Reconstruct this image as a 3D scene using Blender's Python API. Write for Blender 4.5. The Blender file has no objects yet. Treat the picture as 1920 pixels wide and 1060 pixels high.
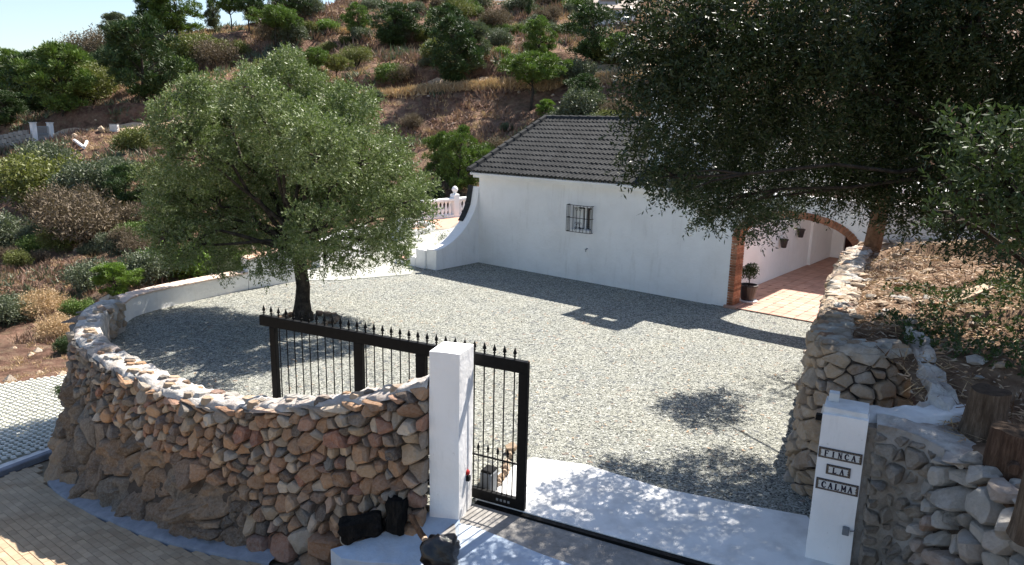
import bpy, math, random
import numpy as np
from mathutils import Vector, Matrix, noise
random.seed(7); RNG = np.random.default_rng(7)
R_ = math.radians
S = bpy.context.scene; C = S.collection

# ------------------------------------------------------------------ camera, light, exposure
FPX = 1380.0; CX, CY, CAMH = 960.0, 530.0, 4.5
PIT, ROL = R_(12.35), R_(1.24)
_F = Vector((0, math.cos(PIT), -math.sin(PIT)))
_R0 = Vector((1, 0, 0)); _U0 = Vector((0, math.sin(PIT), math.cos(PIT)))
CR = math.cos(ROL) * _R0 + math.sin(ROL) * _U0
CU = -math.sin(ROL) * _R0 + math.cos(ROL) * _U0
cam_d = bpy.data.cameras.new('camera'); cam = bpy.data.objects.new('camera', cam_d); C.objects.link(cam)
cam_d.sensor_width = 36; cam_d.lens = FPX / 1920 * 36; cam_d.clip_end = 2000; cam_d.clip_start = 0.1
M3 = Matrix((CR, CU, -_F)).transposed()
cam.matrix_world = Matrix.Translation((0, 0, CAMH)) @ M3.to_4x4()
S.camera = cam

SUNV = Vector((0.46, 0.65, 1.0)).normalized()
W = bpy.data.worlds.new('World'); S.world = W; W.use_nodes = True
wn = W.node_tree; sky = wn.nodes.new('ShaderNodeTexSky'); sky.sky_type = 'NISHITA'; sky.sun_disc = False
sky.sun_elevation = math.asin(SUNV.z); sky.sun_rotation = math.atan2(SUNV.x, SUNV.y)
sky.altitude = 300; sky.air_density = 1.0; sky.dust_density = 1.2; sky.ozone_density = 1.0
wn.links.new(sky.outputs[0], wn.nodes['Background'].inputs[0]); wn.nodes['Background'].inputs[1].default_value = 0.068
sl = bpy.data.lights.new('sun', 'SUN'); sl.energy = 4.3; sl.angle = R_(0.5); sl.color = (1.0, 0.945, 0.865)
so = bpy.data.objects.new('sun', sl); C.objects.link(so); so.rotation_euler = SUNV.to_track_quat('Z', 'Y').to_euler()
so.location = (20, 30, 50)
S.view_settings.view_transform = 'Standard'; S.view_settings.look = 'None'
S.view_settings.exposure = 1.48; S.view_settings.gamma = 1.0; S.view_settings.use_curve_mapping = False
S.cycles.max_bounces = 8; S.cycles.diffuse_bounces = 5; S.cycles.glossy_bounces = 2
S.cycles.transmission_bounces = 2; S.cycles.transparent_max_bounces = 4; S.cycles.use_denoising = True

# ------------------------------------------------------------------ measuring helpers (photo pixel -> place)
def ray(px, py): return _F + (px - CX) / FPX * CR + (CY - py) / FPX * CU
def PZ(px, py, z=0.0):
    d = ray(px, py); return Vector((0, 0, CAMH)) + d * ((z - CAMH) / d.z)
def PY(px, py, Y):
    d = ray(px, py); return Vector((0, 0, CAMH)) + d * (Y / d.y)

# ------------------------------------------------------------------ materials
def _new(name):
    m = bpy.data.materials.new(name); m.use_nodes = True; n = m.node_tree.nodes
    return m, m.node_tree, n, n['Principled BSDF']
def ramp(nt, fac, cols, pos=None):
    r = nt.nodes.new('ShaderNodeValToRGB'); e = r.color_ramp.elements
    while len(e) < len(cols): e.new(0.5)
    for i, c in enumerate(cols):
        e[i].position = pos[i] if pos else i / max(1, len(cols) - 1)
        e[i].color = (*c, 1) if len(c) == 3 else c
    nt.links.new(fac, r.inputs[0]); return r.outputs[0]
def texco(nt, obj=True):
    t = nt.nodes.new('ShaderNodeNewGeometry'); return t.outputs['Position']
def nz(nt, scale, detail=5, rough=.6, co=None):
    n = nt.nodes.new('ShaderNodeTexNoise'); n.inputs['Scale'].default_value = scale
    n.inputs['Detail'].default_value = detail; n.inputs['Roughness'].default_value = rough
    nt.links.new(co if co else texco(nt), n.inputs['Vector']); return n.outputs['Fac']
def vor(nt, scale, feat='F1', co=None, rand=1.0):
    n = nt.nodes.new('ShaderNodeTexVoronoi'); n.inputs['Scale'].default_value = scale; n.feature = feat
    n.inputs['Randomness'].default_value = rand
    nt.links.new(co if co else texco(nt), n.inputs['Vector']); return n
def mixc(nt, fac, a, b, mode='MIX'):
    m = nt.nodes.new('ShaderNodeMix'); m.data_type = 'RGBA'; m.blend_type = mode
    for s, v in ((m.inputs[0], fac), (m.inputs[6], a), (m.inputs[7], b)):
        if hasattr(v, 'links'): nt.links.new(v, s)
        elif isinstance(v, (int, float)): s.default_value = v
        else: s.default_value = (*v, 1)
    return m.outputs[2]
def mth(nt, op, a, b=0.0):
    m = nt.nodes.new('ShaderNodeMath'); m.operation = op
    for s, v in ((m.inputs[0], a), (m.inputs[1], b)):
        if hasattr(v, 'links'): nt.links.new(v, s)
        else: s.default_value = v
    return m.outputs[0]
def bump(nt, bs, h, strength, dist=0.02, prev=None):
    b = nt.nodes.new('ShaderNodeBump'); b.inputs['Strength'].default_value = strength; b.inputs['Distance'].default_value = dist
    nt.links.new(h, b.inputs['Height'])
    if prev: nt.links.new(prev, b.inputs['Normal'])
    nt.links.new(b.outputs[0], bs.inputs['Normal']); return b.outputs[0]
def mat(name, cols, scale=3.0, rough=.8, bstr=0.3, bscale=None, bdist=.01, pos=None, detail=6, metal=0.0, big=None, spec=.1):
    m, nt, n, bs = _new(name)
    f = nz(nt, scale, detail, .65); col = ramp(nt, f, cols, pos or [.3 + .4 * i / max(1, len(cols) - 1) for i in range(len(cols))])
    if big:  # (scale, color, amount) - a broad stain
        g = ramp(nt, nz(nt, big[0], 4, .6), [(0, 0, 0), (1, 1, 1)], [.45, .65])
        col = mixc(nt, mth(nt, 'MULTIPLY', g, big[2]), col, big[1])
    nt.links.new(col, bs.inputs['Base Color']); bs.inputs['Roughness'].default_value = rough
    bs.inputs['Metallic'].default_value = metal; bs.inputs['Specular IOR Level'].default_value = spec
    if bstr: bump(nt, bs, nz(nt, bscale or scale * 6, 6, .7), bstr, bdist)
    return m
def stone_mat(name, stops, blotch=(.10, .07, .045), white=0.0, dark=.35):
    """every stone reads its own tone from the mesh attribute 'tone'"""
    m, nt, n, bs = _new(name)
    at = nt.nodes.new('ShaderNodeAttribute'); at.attribute_name = 'tone'; at.attribute_type = 'GEOMETRY'
    base = ramp(nt, at.outputs['Fac'], stops)
    f = nz(nt, 9, 8, .72)
    col = mixc(nt, ramp(nt, f, [(0, 0, 0), (1, 1, 1)], [.42, .68]), base, blotch)
    col2 = mixc(nt, dark, base, col)
    h = nz(nt, 26, 8, .75)
    col3 = mixc(nt, ramp(nt, h, [(0, 0, 0), (.85, .85, .85)], [.4, .75]), col2, mixc(nt, .5, base, (.62, .56, .48)))
    if white:
        col3 = mixc(nt, mth(nt, 'MULTIPLY', ramp(nt, nz(nt, 5, 6, .7), [(0, 0, 0), (1, 1, 1)], [.5, .62]), white), col3, (.72, .70, .67))
    nt.links.new(col3, bs.inputs['Base Color']); bs.inputs['Roughness'].default_value = .9
    bs.inputs['Specular IOR Level'].default_value = .2
    b = bump(nt, bs, nz(nt, 14, 10, .78), 1.0, .05)
    bump(nt, bs, nz(nt, 70, 5, .7), .6, .012, b)
    return m
def leaf_mat(name, top, back, rough=.45, trans=.25, var=.35, scale=2.5, spec=.4):
    m, nt, n, bs = _new(name)
    g = nt.nodes.new('ShaderNodeNewGeometry')
    f = nz(nt, scale, 3, .6); f2 = nz(nt, 37, 2, .5)
    a = mixc(nt, ramp(nt, f, [(0, 0, 0), (1, 1, 1)], [.35, .65]), tuple(c * (1 - var) for c in top), tuple(c * (1 + var) for c in top))
    a = mixc(nt, ramp(nt, f2, [(0, 0, 0), (.7, .7, .7)], [.45, .62]), a, tuple(min(1, c * 1.7 + .01) for c in top))
    col = mixc(nt, g.outputs['Backfacing'], a, back)
    nt.links.new(col, bs.inputs['Base Color']); bs.inputs['Roughness'].default_value = rough
    bs.inputs['Specular IOR Level'].default_value = spec
    tr = nt.nodes.new('ShaderNodeBsdfTranslucent'); nt.links.new(mixc(nt, .4, col, tuple(min(1, c * 1.6) for c in (top[0], top[1] * 1.25, top[2] * .5))), tr.inputs[0])
    mx = nt.nodes.new('ShaderNodeMixShader'); mx.inputs[0].default_value = trans
    nt.links.new(bs.outputs[0], mx.inputs[1]); nt.links.new(tr.outputs[0], mx.inputs[2])
    nt.links.new(mx.outputs[0], n['Material Output'].inputs[0])
    return m

M = {}
def gravel_mat():
    m, nt, n, bs = _new('gravel')
    v = vor(nt, 46); v2 = vor(nt, 17)
    sep = nt.nodes.new('ShaderNodeSeparateColor'); nt.links.new(v.outputs['Color'], sep.inputs[0])
    c1 = ramp(nt, sep.outputs[0], [(.03, .03, .032), (.19, .195, .17), (.35, .35, .295), (.46, .455, .39), (.72, .71, .64)], [0, .15, .42, .78, 1])
    sep2 = nt.nodes.new('ShaderNodeSeparateColor'); nt.links.new(v2.outputs['Color'], sep2.inputs[0])
    c1 = mixc(nt, ramp(nt, sep2.outputs[0], [(0, 0, 0), (.8, .8, .8)], [.985, .99]), c1, (.36, .27, .21))
    c1 = mixc(nt, ramp(nt, sep2.outputs[1], [(0, 0, 0), (.7, .7, .7)], [.9, .96]), c1, (.13, .14, .15))
    big = ramp(nt, nz(nt, .9, 5, .6), [(0, 0, 0), (1, 1, 1)], [.35, .65])
    c2 = mixc(nt, mth(nt, 'MULTIPLY', big, .5), c1, mixc(nt, 1.0, c1, (.80, .84, .92), 'MULTIPLY'))
    g2 = ramp(nt, nz(nt, 2.6, 5, .7), [(0, 0, 0), (1, 1, 1)], [.5, .75])
    c2 = mixc(nt, mth(nt, 'MULTIPLY', g2, .35), c2, mixc(nt, 1.0, c2, (.70, .70, .66), 'MULTIPLY'))
    nt.links.new(c2, bs.inputs['Base Color']); bs.inputs['Roughness'].default_value = .9; bs.inputs['Specular IOR Level'].default_value = .2
    inv = mth(nt, 'SUBTRACT', 1.0, v.outputs['Distance'])
    b = bump(nt, bs, inv, 1.0, .035)
    bump(nt, bs, nz(nt, 60, 3, .7), .7, .02, b)
    return m
M['gravel'] = gravel_mat()
def white_mat():
    m, nt, n, bs = _new('white_render'); mp = nt.nodes.new('ShaderNodeMapping'); mp.inputs['Scale'].default_value = (1, 1, .16); nt.links.new(texco(nt), mp.inputs[0])
    c = ramp(nt, nz(nt, 1.1, 5, .6), [(.84, .82, .80), (.90, .885, .87)], [.35, .6])
    c = mixc(nt, mth(nt, 'MULTIPLY', ramp(nt, nz(nt, 5, 6, .7, mp.outputs[0]), [(0, 0, 0), (1, 1, 1)], [.56, .74]), .38), c, (.60, .575, .54))
    c = mixc(nt, mth(nt, 'MULTIPLY', ramp(nt, nz(nt, 16, 4, .6), [(0, 0, 0), (1, 1, 1)], [.68, .74]), .5), c, (.50, .47, .43))
    nt.links.new(c, bs.inputs['Base Color']); bs.inputs['Roughness'].default_value = .8; bs.inputs['Specular IOR Level'].default_value = .1
    b = bump(nt, bs, nz(nt, 2.2, 4, .5), .5, .05); bump(nt, bs, nz(nt, 13, 6, .65), .5, .015, b); return m
M['white'] = white_mat()
M['white_rough'] = mat('whitewashed_concrete', [(.62, .62, .61), (.82, .82, .81)], 2.2, .85, .6, 12, .02, big=(1.7, (.42, .40, .38), .55))
M['slab'] = mat('painted_slab', [(.70, .70, .69), (.82, .82, .81)], 2.0, .8, .3, 14, .01, big=(3.5, (.50, .49, .47), .45))
M['concrete'] = mat('grey_concrete', [(.20, .19, .175), (.34, .32, .30)], 8, .9, .7, 60, .012, big=(1.5, (.45, .43, .40), .5))
M['path'] = mat('smooth_path', [(.33, .33, .295), (.40, .40, .36)], 3, .85, .2, 40, .005)
M['coping'] = mat('terracotta_coping', [(.55, .30, .19), (.70, .45, .32)], 6, .8, .4, 30, .01, big=(2, (.70, .62, .55), .6))
M['brick'] = mat('clay_brick', [(.22, .085, .05), (.38, .17, .10), (.46, .26, .17)], 7, .85, .6, 50, .01)
M['mortar'] = mat('mortar', [(.055, .045, .038), (.12, .10, .085)], 9, .95, .9, 30, .03)  # shade in the joints and gaps between stones is put into this colour
M['roof'] = mat('dark_roof_tile', [(.028, .029, .030), (.052, .053, .054)], 5, .85, .3, 90, .004, spec=.08, big=(1.3, (.055, .055, .054), .5))
M['iron'] = mat('black_painted_iron', [(.004, .004, .004), (.008, .008, .008)], 20, .6, .1, 60, .002, spec=.12)
M['glass'] = mat('window_glass', [(.02, .022, .025), (.035, .04, .045)], 2, .08, 0, spec=.6)
M['tile'] = mat('terracotta_tile', [(.44, .25, .185), (.54, .34, .26)], 4, .6, .15, 40, .003)
M['tile_inset'] = mat('dark_inset_tile', [(.20, .09, .07), (.30, .14, .10)], 9, .5, .1)
M['bark'] = mat('olive_bark', [(.018, .015, .012), (.06, .05, .04), (.11, .09, .07)], 7, .95, 1.0, 16, .05)
M['bark_brown'] = mat('brown_bark', [(.10, .055, .03), (.26, .15, .09)], 12, .95, 1.0, 22, .04)
M['log'] = mat('weathered_log', [(.10, .065, .04), (.24, .17, .12), (.33, .26, .20)], 6, .9, 1.0, 30, .03)
M['log_black'] = mat('charred_log', [(.008, .008, .007), (.028, .025, .022)], 9, .85, 1.0, 22, .04)
M['soil'] = mat('dry_soil', [(.09, .055, .036), (.21, .135, .088), (.32, .225, .15)], 3, .97, 1.0, 14, .06)
M['paver'] = mat('paver', [(.34, .25, .165), (.46, .35, .235)], 3, .85, .4, 60, .004, big=(.8, (.42, .35, .26), .5))
M['paver_base'] = mat('paver_joint_sand', [(.20, .16, .11), (.28, .23, .16)], 12, .95, .5)
M['gridpav'] = mat('pale_grid_concrete', [(.60, .59, .53), (.74, .73, .67)], 4, .9, .4, 40, .01)
M['gridgap'] = mat('grid_gap', [(.25, .25, .20), (.36, .36, .29)], 6, .95, .5)
M['plastic'] = mat('black_plastic', [(.006, .006, .007), (.010, .010, .011)], 8, .12, .6, 12, .03, spec=.6)
M['pot'] = mat('dark_pot', [(.022, .016, .018), (.04, .03, .03)], 6, .35, .1, spec=.5)
M['grey_box'] = mat('grey_plastic', [(.16, .17, .18), (.22, .23, .24)], 9, .5, .1)
M['red'] = mat('red_plastic', [(.30, .02, .02), (.40, .03, .03)], 9, .4, .1)
M['wood'] = mat('pale_plank', [(.42, .30, .20), (.60, .46, .34)], 9, .8, .4, 40, .01)
M['stone_warm'] = stone_mat('warm_wall_stone', [(.20, .12, .075), (.50, .28, .155), (.62, .45, .29), (.22, .20, .175), (.40, .17, .10), (.74, .60, .45), (.34, .29, .24), (.56, .31, .16), (.12, .10, .085), (.46, .24, .13)])
M['stone_dark'] = stone_mat('weathered_wall_stone', [(.13, .11, .095), (.22, .18, .145), (.16, .10, .075), (.30, .26, .21), (.12, .115, .105)], dark=.5)
M['stone_rock'] = stone_mat('bedrock', [(.10, .085, .07), (.30, .185, .11), (.19, .155, .12), (.40, .26, .155)], dark=.6)
M['stone_pale'] = stone_mat('pale_wall_stone', [(.46, .44, .40), (.58, .54, .48), (.34, .32, .29), (.64, .60, .54), (.42, .27, .19)], blotch=(.22, .19, .16), white=.35)
M['stone_buff'] = stone_mat('buff_wall_stone', [(.46, .32, .20), (.58, .43, .29), (.38, .26, .17), (.50, .42, .33)], blotch=(.26, .18, .12), white=.25)
M['cap'] = mat('lime_mortar_cap', [(.40, .37, .33), (.60, .56, .51), (.72, .69, .65)], 5, .92, 1.0, 18, .05, big=(2.6, (.36, .24, .18), .5))
M['cap_tan'] = mat('dusty_rubble_cap', [(.26, .19, .13), (.46, .37, .28), (.64, .57, .48)], 5, .92, 1.0, 18, .05, big=(2.2, (.62, .59, .55), .5))
M['leaf_olive'] = leaf_mat('olive_leaf', (.098, .135, .036), (.23, .265, .13), .5, .18, .3, 1.2, .3)
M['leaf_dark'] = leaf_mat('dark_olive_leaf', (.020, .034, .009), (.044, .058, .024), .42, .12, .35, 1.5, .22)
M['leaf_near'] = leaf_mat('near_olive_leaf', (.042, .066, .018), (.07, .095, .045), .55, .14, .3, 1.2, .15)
M['leaf_pine'] = leaf_mat('pine_needles', (.10, .155, .028), (.085, .13, .026), .6, .15, .4, .5)
M['leaf_pinedark'] = leaf_mat('dark_pine_needles', (.042, .075, .02), (.042, .07, .02), .6, .10, .4, .5)
M['leaf_yellow'] = leaf_mat('yellow_green_leaf', (.135, .145, .035), (.12, .13, .04), .6, .2, .3, .5)
M['leaf_lime'] = leaf_mat('bright_green_leaf', (.12, .19, .028), (.11, .17, .03), .5, .25, .3, .8)
M['leaf_grey'] = leaf_mat('grey_green_leaf', (.095, .115, .062), (.11, .125, .08), .6, .15, .3, .5)
M['leaf_dry'] = leaf_mat('dry_leaf', (.135, .10, .062), (.14, .105, .07), .8, .1, .3, .5)
M['straw'] = leaf_mat('dry_straw', (.46, .32, .18), (.42, .30, .18), .8, .1, .3, .8)
M['scrub'] = leaf_mat('reddish_scrub', (.23, .14, .10), (.20, .13, .10), .8, .1, .4, .4)
M['litter'] = leaf_mat('fallen_litter', (.36, .24, .15), (.42, .32, .23), .8, .05, .5, 4)

def vary(key, amt=.25):
    """each single piece gets its own slight tone"""
    m = M[key]; nt = m.node_tree; bs = nt.nodes['Principled BSDF']; l = bs.inputs['Base Color'].links[0]; src = l.from_socket
    oi = nt.nodes.new('ShaderNodeObjectInfo'); h = nt.nodes.new('ShaderNodeHueSaturation'); nt.links.new(src, h.inputs['Color'])
    v = mth(nt, 'ADD', mth(nt, 'MULTIPLY', oi.outputs['Random'], 2 * amt), 1 - amt); nt.links.new(v, h.inputs['Value'])
    nt.links.new(h.outputs[0], bs.inputs['Base Color'])
vary('brick', .35); vary('tile', .12); vary('paver', .13); vary('roof', .16)
def wood(key, cols):
    m, nt, n, bs = _new(key); mp = nt.nodes.new('ShaderNodeMapping'); mp.inputs['Scale'].default_value = (1, 1, .12)
    nt.links.new(texco(nt), mp.inputs[0]); f = nz(nt, 22, 8, .75, mp.outputs[0]); g = nz(nt, 5, 5, .7)
    c = mixc(nt, g, ramp(nt, f, cols, [.3, .5, .7]), ramp(nt, f, [cols[0], cols[0], cols[1]], [.3, .5, .7]))
    nt.links.new(c, bs.inputs['Base Color']); bs.inputs['Roughness'].default_value = .92; bs.inputs['Specular IOR Level'].default_value = .15
    b = bump(nt, bs, f, 1.0, .03); bump(nt, bs, nz(nt, 40, 5), .5, .01, b); M[key] = m

# ------------------------------------------------------------------ object helpers
def tag(o, label=None, cat=None, group=None, kind=None):
    if label: o['label'] = label
    if cat: o['category'] = cat
    if group: o['group'] = group
    if kind: o['kind'] = kind
    return o
def empty(name, loc=(0, 0, 0), rz=0.0):
    o = bpy.data.objects.new(name, None); C.objects.link(o); o.location = loc; o.rotation_euler = (0, 0, rz); o.empty_display_size = .2
    return o
def setp(o, parent):
    if parent:
        o.parent = parent; o.matrix_parent_inverse = parent.matrix_basis.inverted()
def mesh(name, v, f, m, parent=None, smooth=False, tone=None):
    me = bpy.data.meshes.new(name); me.from_pydata([tuple(p) for p in v], [], [tuple(q) for q in f]); me.update()
    if m: me.materials.append(M[m] if isinstance(m, str) else m)
    if smooth: me.polygons.foreach_set('use_smooth', [True] * len(me.polygons))
    if tone is not None:
        a = me.attributes.new('tone', 'FLOAT', 'POINT'); a.data.foreach_set('value', tone if hasattr(tone, '__len__') else [tone] * len(v))
    o = bpy.data.objects.new(name, me); C.objects.link(o)
    setp(o, parent)
    return o
def npmesh(name, V, Q, m, parent=None):
    """V (n,3) verts, Q (k,4) or (k,3) faces, by numpy"""
    k = Q.shape[1]; me = bpy.data.meshes.new(name)
    me.vertices.add(len(V)); me.vertices.foreach_set('co', V.astype(np.float32).ravel())
    me.loops.add(Q.size); me.loops.foreach_set('vertex_index', Q.astype(np.int32).ravel())
    me.polygons.add(len(Q)); me.polygons.foreach_set('loop_start', np.arange(0, Q.size, k, dtype=np.int32))
    me.update(calc_edges=True)
    me.materials.append(M[m] if isinstance(m, str) else m)
    o = bpy.data.objects.new(name, me); C.objects.link(o); setp(o, parent)
    return o
class MB:
    def __init__(s): s.v = []; s.f = []
    def add(s, v, f):
        n = len(s.v); s.v += [Vector(p) for p in v]; s.f += [tuple(i + n for i in q) for q in f]; return s
    def box(s, c, size, ax=None, bev=0.0):
        c = Vector(c); X, Y, Z = ax if ax else (Vector((1, 0, 0)), Vector((0, 1, 0)), Vector((0, 0, 1)))
        h = [d / 2 for d in size]
        if bev <= 0:
            v = [c + X * (sx * h[0]) + Y * (sy * h[1]) + Z * (sz * h[2]) for sx in (-1, 1) for sy in (-1, 1) for sz in (-1, 1)]
            return s.add(v, [(0, 1, 3, 2), (4, 6, 7, 5), (0, 4, 5, 1), (2, 3, 7, 6), (0, 2, 6, 4), (1, 5, 7, 3)])
        # chamfered top edge and vertical corners
        def ring(z, ins):
            a, b = h[0] - ins, h[1] - ins; e = min(bev, a * .5, b * .5)
            return [c + X * x + Y * y + Z * z for x, y in ((a, -b + e), (a, b - e), (a - e, b), (-a + e, b), (-a, b - e), (-a, -b + e), (-a + e, -b), (a - e, -b))]
        v = ring(-h[2], 0) + ring(h[2] - bev, 0) + ring(h[2], bev)
        f = []
        for r in (0, 8):
            for i in range(8): j = (i + 1) % 8; f.append((r + i, r + j, r + 8 + j, r + 8 + i))
        f.append(tuple(range(16, 24))); f.append(tuple(range(7, -1, -1)))
        return s.add(v, f)
    def tube(s, pts, rad, n=8, cap=True):
        pts = [Vector(p) for p in pts]; rad = rad if hasattr(rad, '__len__') else [rad] * len(pts)
        rings = []
        for i, p in enumerate(pts):
            d = (pts[min(i + 1, len(pts) - 1)] - pts[max(i - 1, 0)]).normalized()
            a = d.cross(Vector((0.31, .95, .05)) if abs(d.z) > .8 else Vector((0, 0, 1))).normalized(); b = d.cross(a)
            rings.append([p + (a * math.cos(2 * math.pi * k / n) + b * math.sin(2 * math.pi * k / n)) * rad[i] for k in range(n)])
        v = [q for r in rings for q in r]; f = []
        for i in range(len(pts) - 1):
            for k in range(n):
                l = (k + 1) % n; f.append((i * n + k, i * n + l, (i + 1) * n + l, (i + 1) * n + k))
        if cap: f.append(tuple(range(n - 1, -1, -1))); f.append(tuple((len(pts) - 1) * n + k for k in range(n)))
        return s.add(v, f)
    def lathe(s, c, prof, n=12, ax=Vector((0, 0, 1))):
        c = Vector(c); v = []; f = []
        a = ax.orthogonal().normalized(); b = ax.cross(a)
        for r, z in prof: v += [c + ax * z + (a * math.cos(2 * math.pi * k / n) + b * math.sin(2 * math.pi * k / n)) * r for k in range(n)]
        for i in range(len(prof) - 1):
            for k in range(n):
                l = (k + 1) % n; f.append((i * n + k, i * n + l, (i + 1) * n + l, (i + 1) * n + k))
        f.append(tuple(range(n - 1, -1, -1))); f.append(tuple((len(prof) - 1) * n + k for k in range(n)))
        return s.add(v, f)
    def prism(s, poly, z0, z1):
        n = len(poly); v = [(p[0], p[1], z0) for p in poly] + [(p[0], p[1], z1) for p in poly]
        f = [tuple(range(n - 1, -1, -1)), tuple(range(n, 2 * n))] + [(i, (i + 1) % n, n + (i + 1) % n, n + i) for i in range(n)]
        return s.add(v, f)
    def build(s, name, m, parent=None, smooth=False, tone=None): return mesh(name, s.v, s.f, m, parent, smooth, tone)
def copyo(o, parent=None, loc=None, rot=None, scale=None, world=False):
    c = o.copy(); C.objects.link(c); c.parent = parent if parent else None
    if world and parent: c.matrix_parent_inverse = parent.matrix_basis.inverted()
    if loc is not None: c.location = loc
    if rot is not None: c.rotation_euler = rot
    if scale is not None: c.scale = scale
    return c
def copy_tree(o, loc, rz=0, scale=(1, 1, 1)):
    r = copyo(o, None, loc, (0, 0, rz), scale)
    for ch in list(o.children):
        c = copyo(ch, r)
        for g in list(ch.children): copyo(g, c)
    return r
def frame(o, ex, ey, ez, loc):
    o.matrix_basis = Matrix.Translation(loc) @ Matrix((ex, ey, ez)).transposed().to_4x4()
def fbm(p, sc, oct=4):
    return noise.fractal(Vector(p) * sc, 1.0, 2.0, oct)

# ================================================================== TERRAIN
# each column: (photo column, [(distance, ('p', photo row) or height), ...])
def _z(px, Y, v): return PY(px, v[1], Y).z if isinstance(v, tuple) else v
P_ = lambda y: ('p', y)
TC = [
 (-500, [(14, -2.6), (24, -3.4), (34, -4.0), (46, -3.6), (60, -1.8), (72, -.3), (76, -.3), (84, 2), (100, 5), (125, 8), (170, 9), (260, -5)]),
 (0,   [(14, -2.5), (19, P_(722)), (25, P_(650)), (34, P_(560)), (46, P_(450)), (60, P_(350)), (72, P_(286)), (76, P_(283)), (80, P_(250)), (95, P_(185)), (118, P_(165)), (150, 6), (260, -10)]),
 (200, [(14, -2.5), (19, -2.7), (25, -3.4), (33, P_(540)), (44, P_(440)), (58, P_(330)), (72, P_(252)), (76, P_(249)), (80, P_(210)), (92, P_(165)), (108, P_(115)), (135, P_(120)), (260, -5)]),
 (330, [(14, -2.6), (19, -3), (25, -3.6), (34, -4.2), (44, P_(430)), (60, P_(310)), (73, P_(236)), (77, P_(233)), (83, P_(170)), (96, P_(105)), (110, P_(62)), (120, P_(62)), (145, 12), (260, 0)]),
 (480, [(14, -2.6), (20, -3), (30, -5), (42, -4.8), (50, -2.9), (62, P_(290)), (75, P_(212)), (79, P_(209)), (85, P_(170)), (97, P_(110)), (106, P_(66)), (113, P_(65)), (140, 14), (260, 0)]),
 (620, [(14, -2.6), (20, -3), (32, -6), (45, -5), (54, P_(350)), (64, P_(270)), (76, P_(190)), (80, P_(187)), (85, P_(150)), (97, P_(100)), (104, P_(64)), (111, P_(63)), (117, P_(30)), (132, P_(5)), (260, 15)]),
 (720, [(14, -3), (22, -4), (34, -7), (46, -6), (55, P_(350)), (65, P_(262)), (76, P_(175)), (80, P_(172)), (86, P_(140)), (97, P_(95)), (103, P_(66)), (110, P_(64)), (118, P_(20)), (132, P_(-22)), (260, 20)]),
 (960, [(14, -3), (25, -5), (38, -8), (50, -6), (58, P_(320)), (66, P_(232)), (75, P_(151)), (79, P_(148)), (86, P_(105)), (97, P_(72)), (101, P_(70)), (112, P_(34)), (125, P_(4)), (140, P_(8)), (260, 22)]),
 (1200,[(14, -3), (25, -4), (38, -7), (47, -4), (54, P_(290)), (62, P_(205)), (70, P_(120)), (74, P_(118)), (80, P_(90)), (92, P_(60)), (96, P_(58)), (108, P_(30)), (122, P_(5)), (140, P_(6)), (260, 24)]),
 (1500,[(14, -3), (25, -3), (38, -4), (47, -1), (56, P_(230)), (64, P_(140)), (68, P_(135)), (80, P_(95)), (95, P_(50)), (115, P_(10)), (140, P_(0)), (260, 26)]),
 (2000,[(14, -3), (25, -2), (36, 0), (48, 4), (60, P_(140)), (75, P_(80)), (95, P_(40)), (120, P_(0)), (150, P_(0)), (260, 26)]),
 (2600,[(14, -3), (25, -2), (36, 2), (48, 7), (60, 11), (80, 16), (120, 24), (260, 26)])]
U_N, Y_N = 300, 400
YS = 12 + (258 - 12) * (np.linspace(0, 1, Y_N) ** 1.7)
US = np.linspace(-1.5, 1.45, U_N)
_ucol = np.array([(PY(px, 400, 50).x / 50) for px, _ in TC]); _ucol[0] = -1.4; _ucol[-1] = 1.35
_prof = np.array([np.interp(YS, [a[0] for a in pr], [_z(px, a[0], a[1]) for a in pr]) for px, pr in TC])
TZ = np.array([np.interp(US, _ucol, _prof[:, j]) for j in range(Y_N)]).T      # (U,Y)
for _ in range(1):
    T2 = TZ.copy(); T2[:, 1:-1] = (TZ[:, :-2] + 2 * TZ[:, 1:-1] + TZ[:, 2:]) / 4; TZ = T2
for _ in range(6):
    T2 = TZ.copy(); T2[1:-1] = (TZ[:-2] + 2 * TZ[1:-1] + TZ[2:]) / 4; TZ = T2
# terrace cuts: steep earth bank added behind each track to make a shaded band
_pxu = lambda px: PY(px, 400, 50).x / 50
CUTS = [([(-60, 74), (200, 74), (330, 75), (480, 77), (720, 78), (960, 77), (1200, 72), (1400, 68)], 1.7, 2.6, 13), ([(430, 110), (480, 109.5), (620, 107.5), (720, 106.5), (900, 106)], 1.6, 2.0, 9), ([(700, 96), (888, 99), (1200, 96), (1400, 92)], 1.2, 1.7, 9), ([(640, 87), (900, 88.5), (1200, 83.5)], .4, 1.0, 6)]
for line, off, hgt, fade in CUTS:
    ul = [_pxu(l[0]) for l in line]
    for i in range(U_N):
        u = US[i]; e = min(1, max(0, (u - ul[0] + .04) / .06)) * min(1, max(0, (ul[-1] - u + .04) / .06))
        yt = float(np.interp(u, ul, [l[1] for l in line])) + off + .5 * noise.noise((u * 30, off, 3)); d = YS - yt
        TZ[i] += e * hgt * (.75 + .5 * noise.noise((u * 18, 7, off))) * np.clip(d / 1.1, 0, 1) * np.clip(1 - (d - 1.1) / fade, 0, 1)
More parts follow.
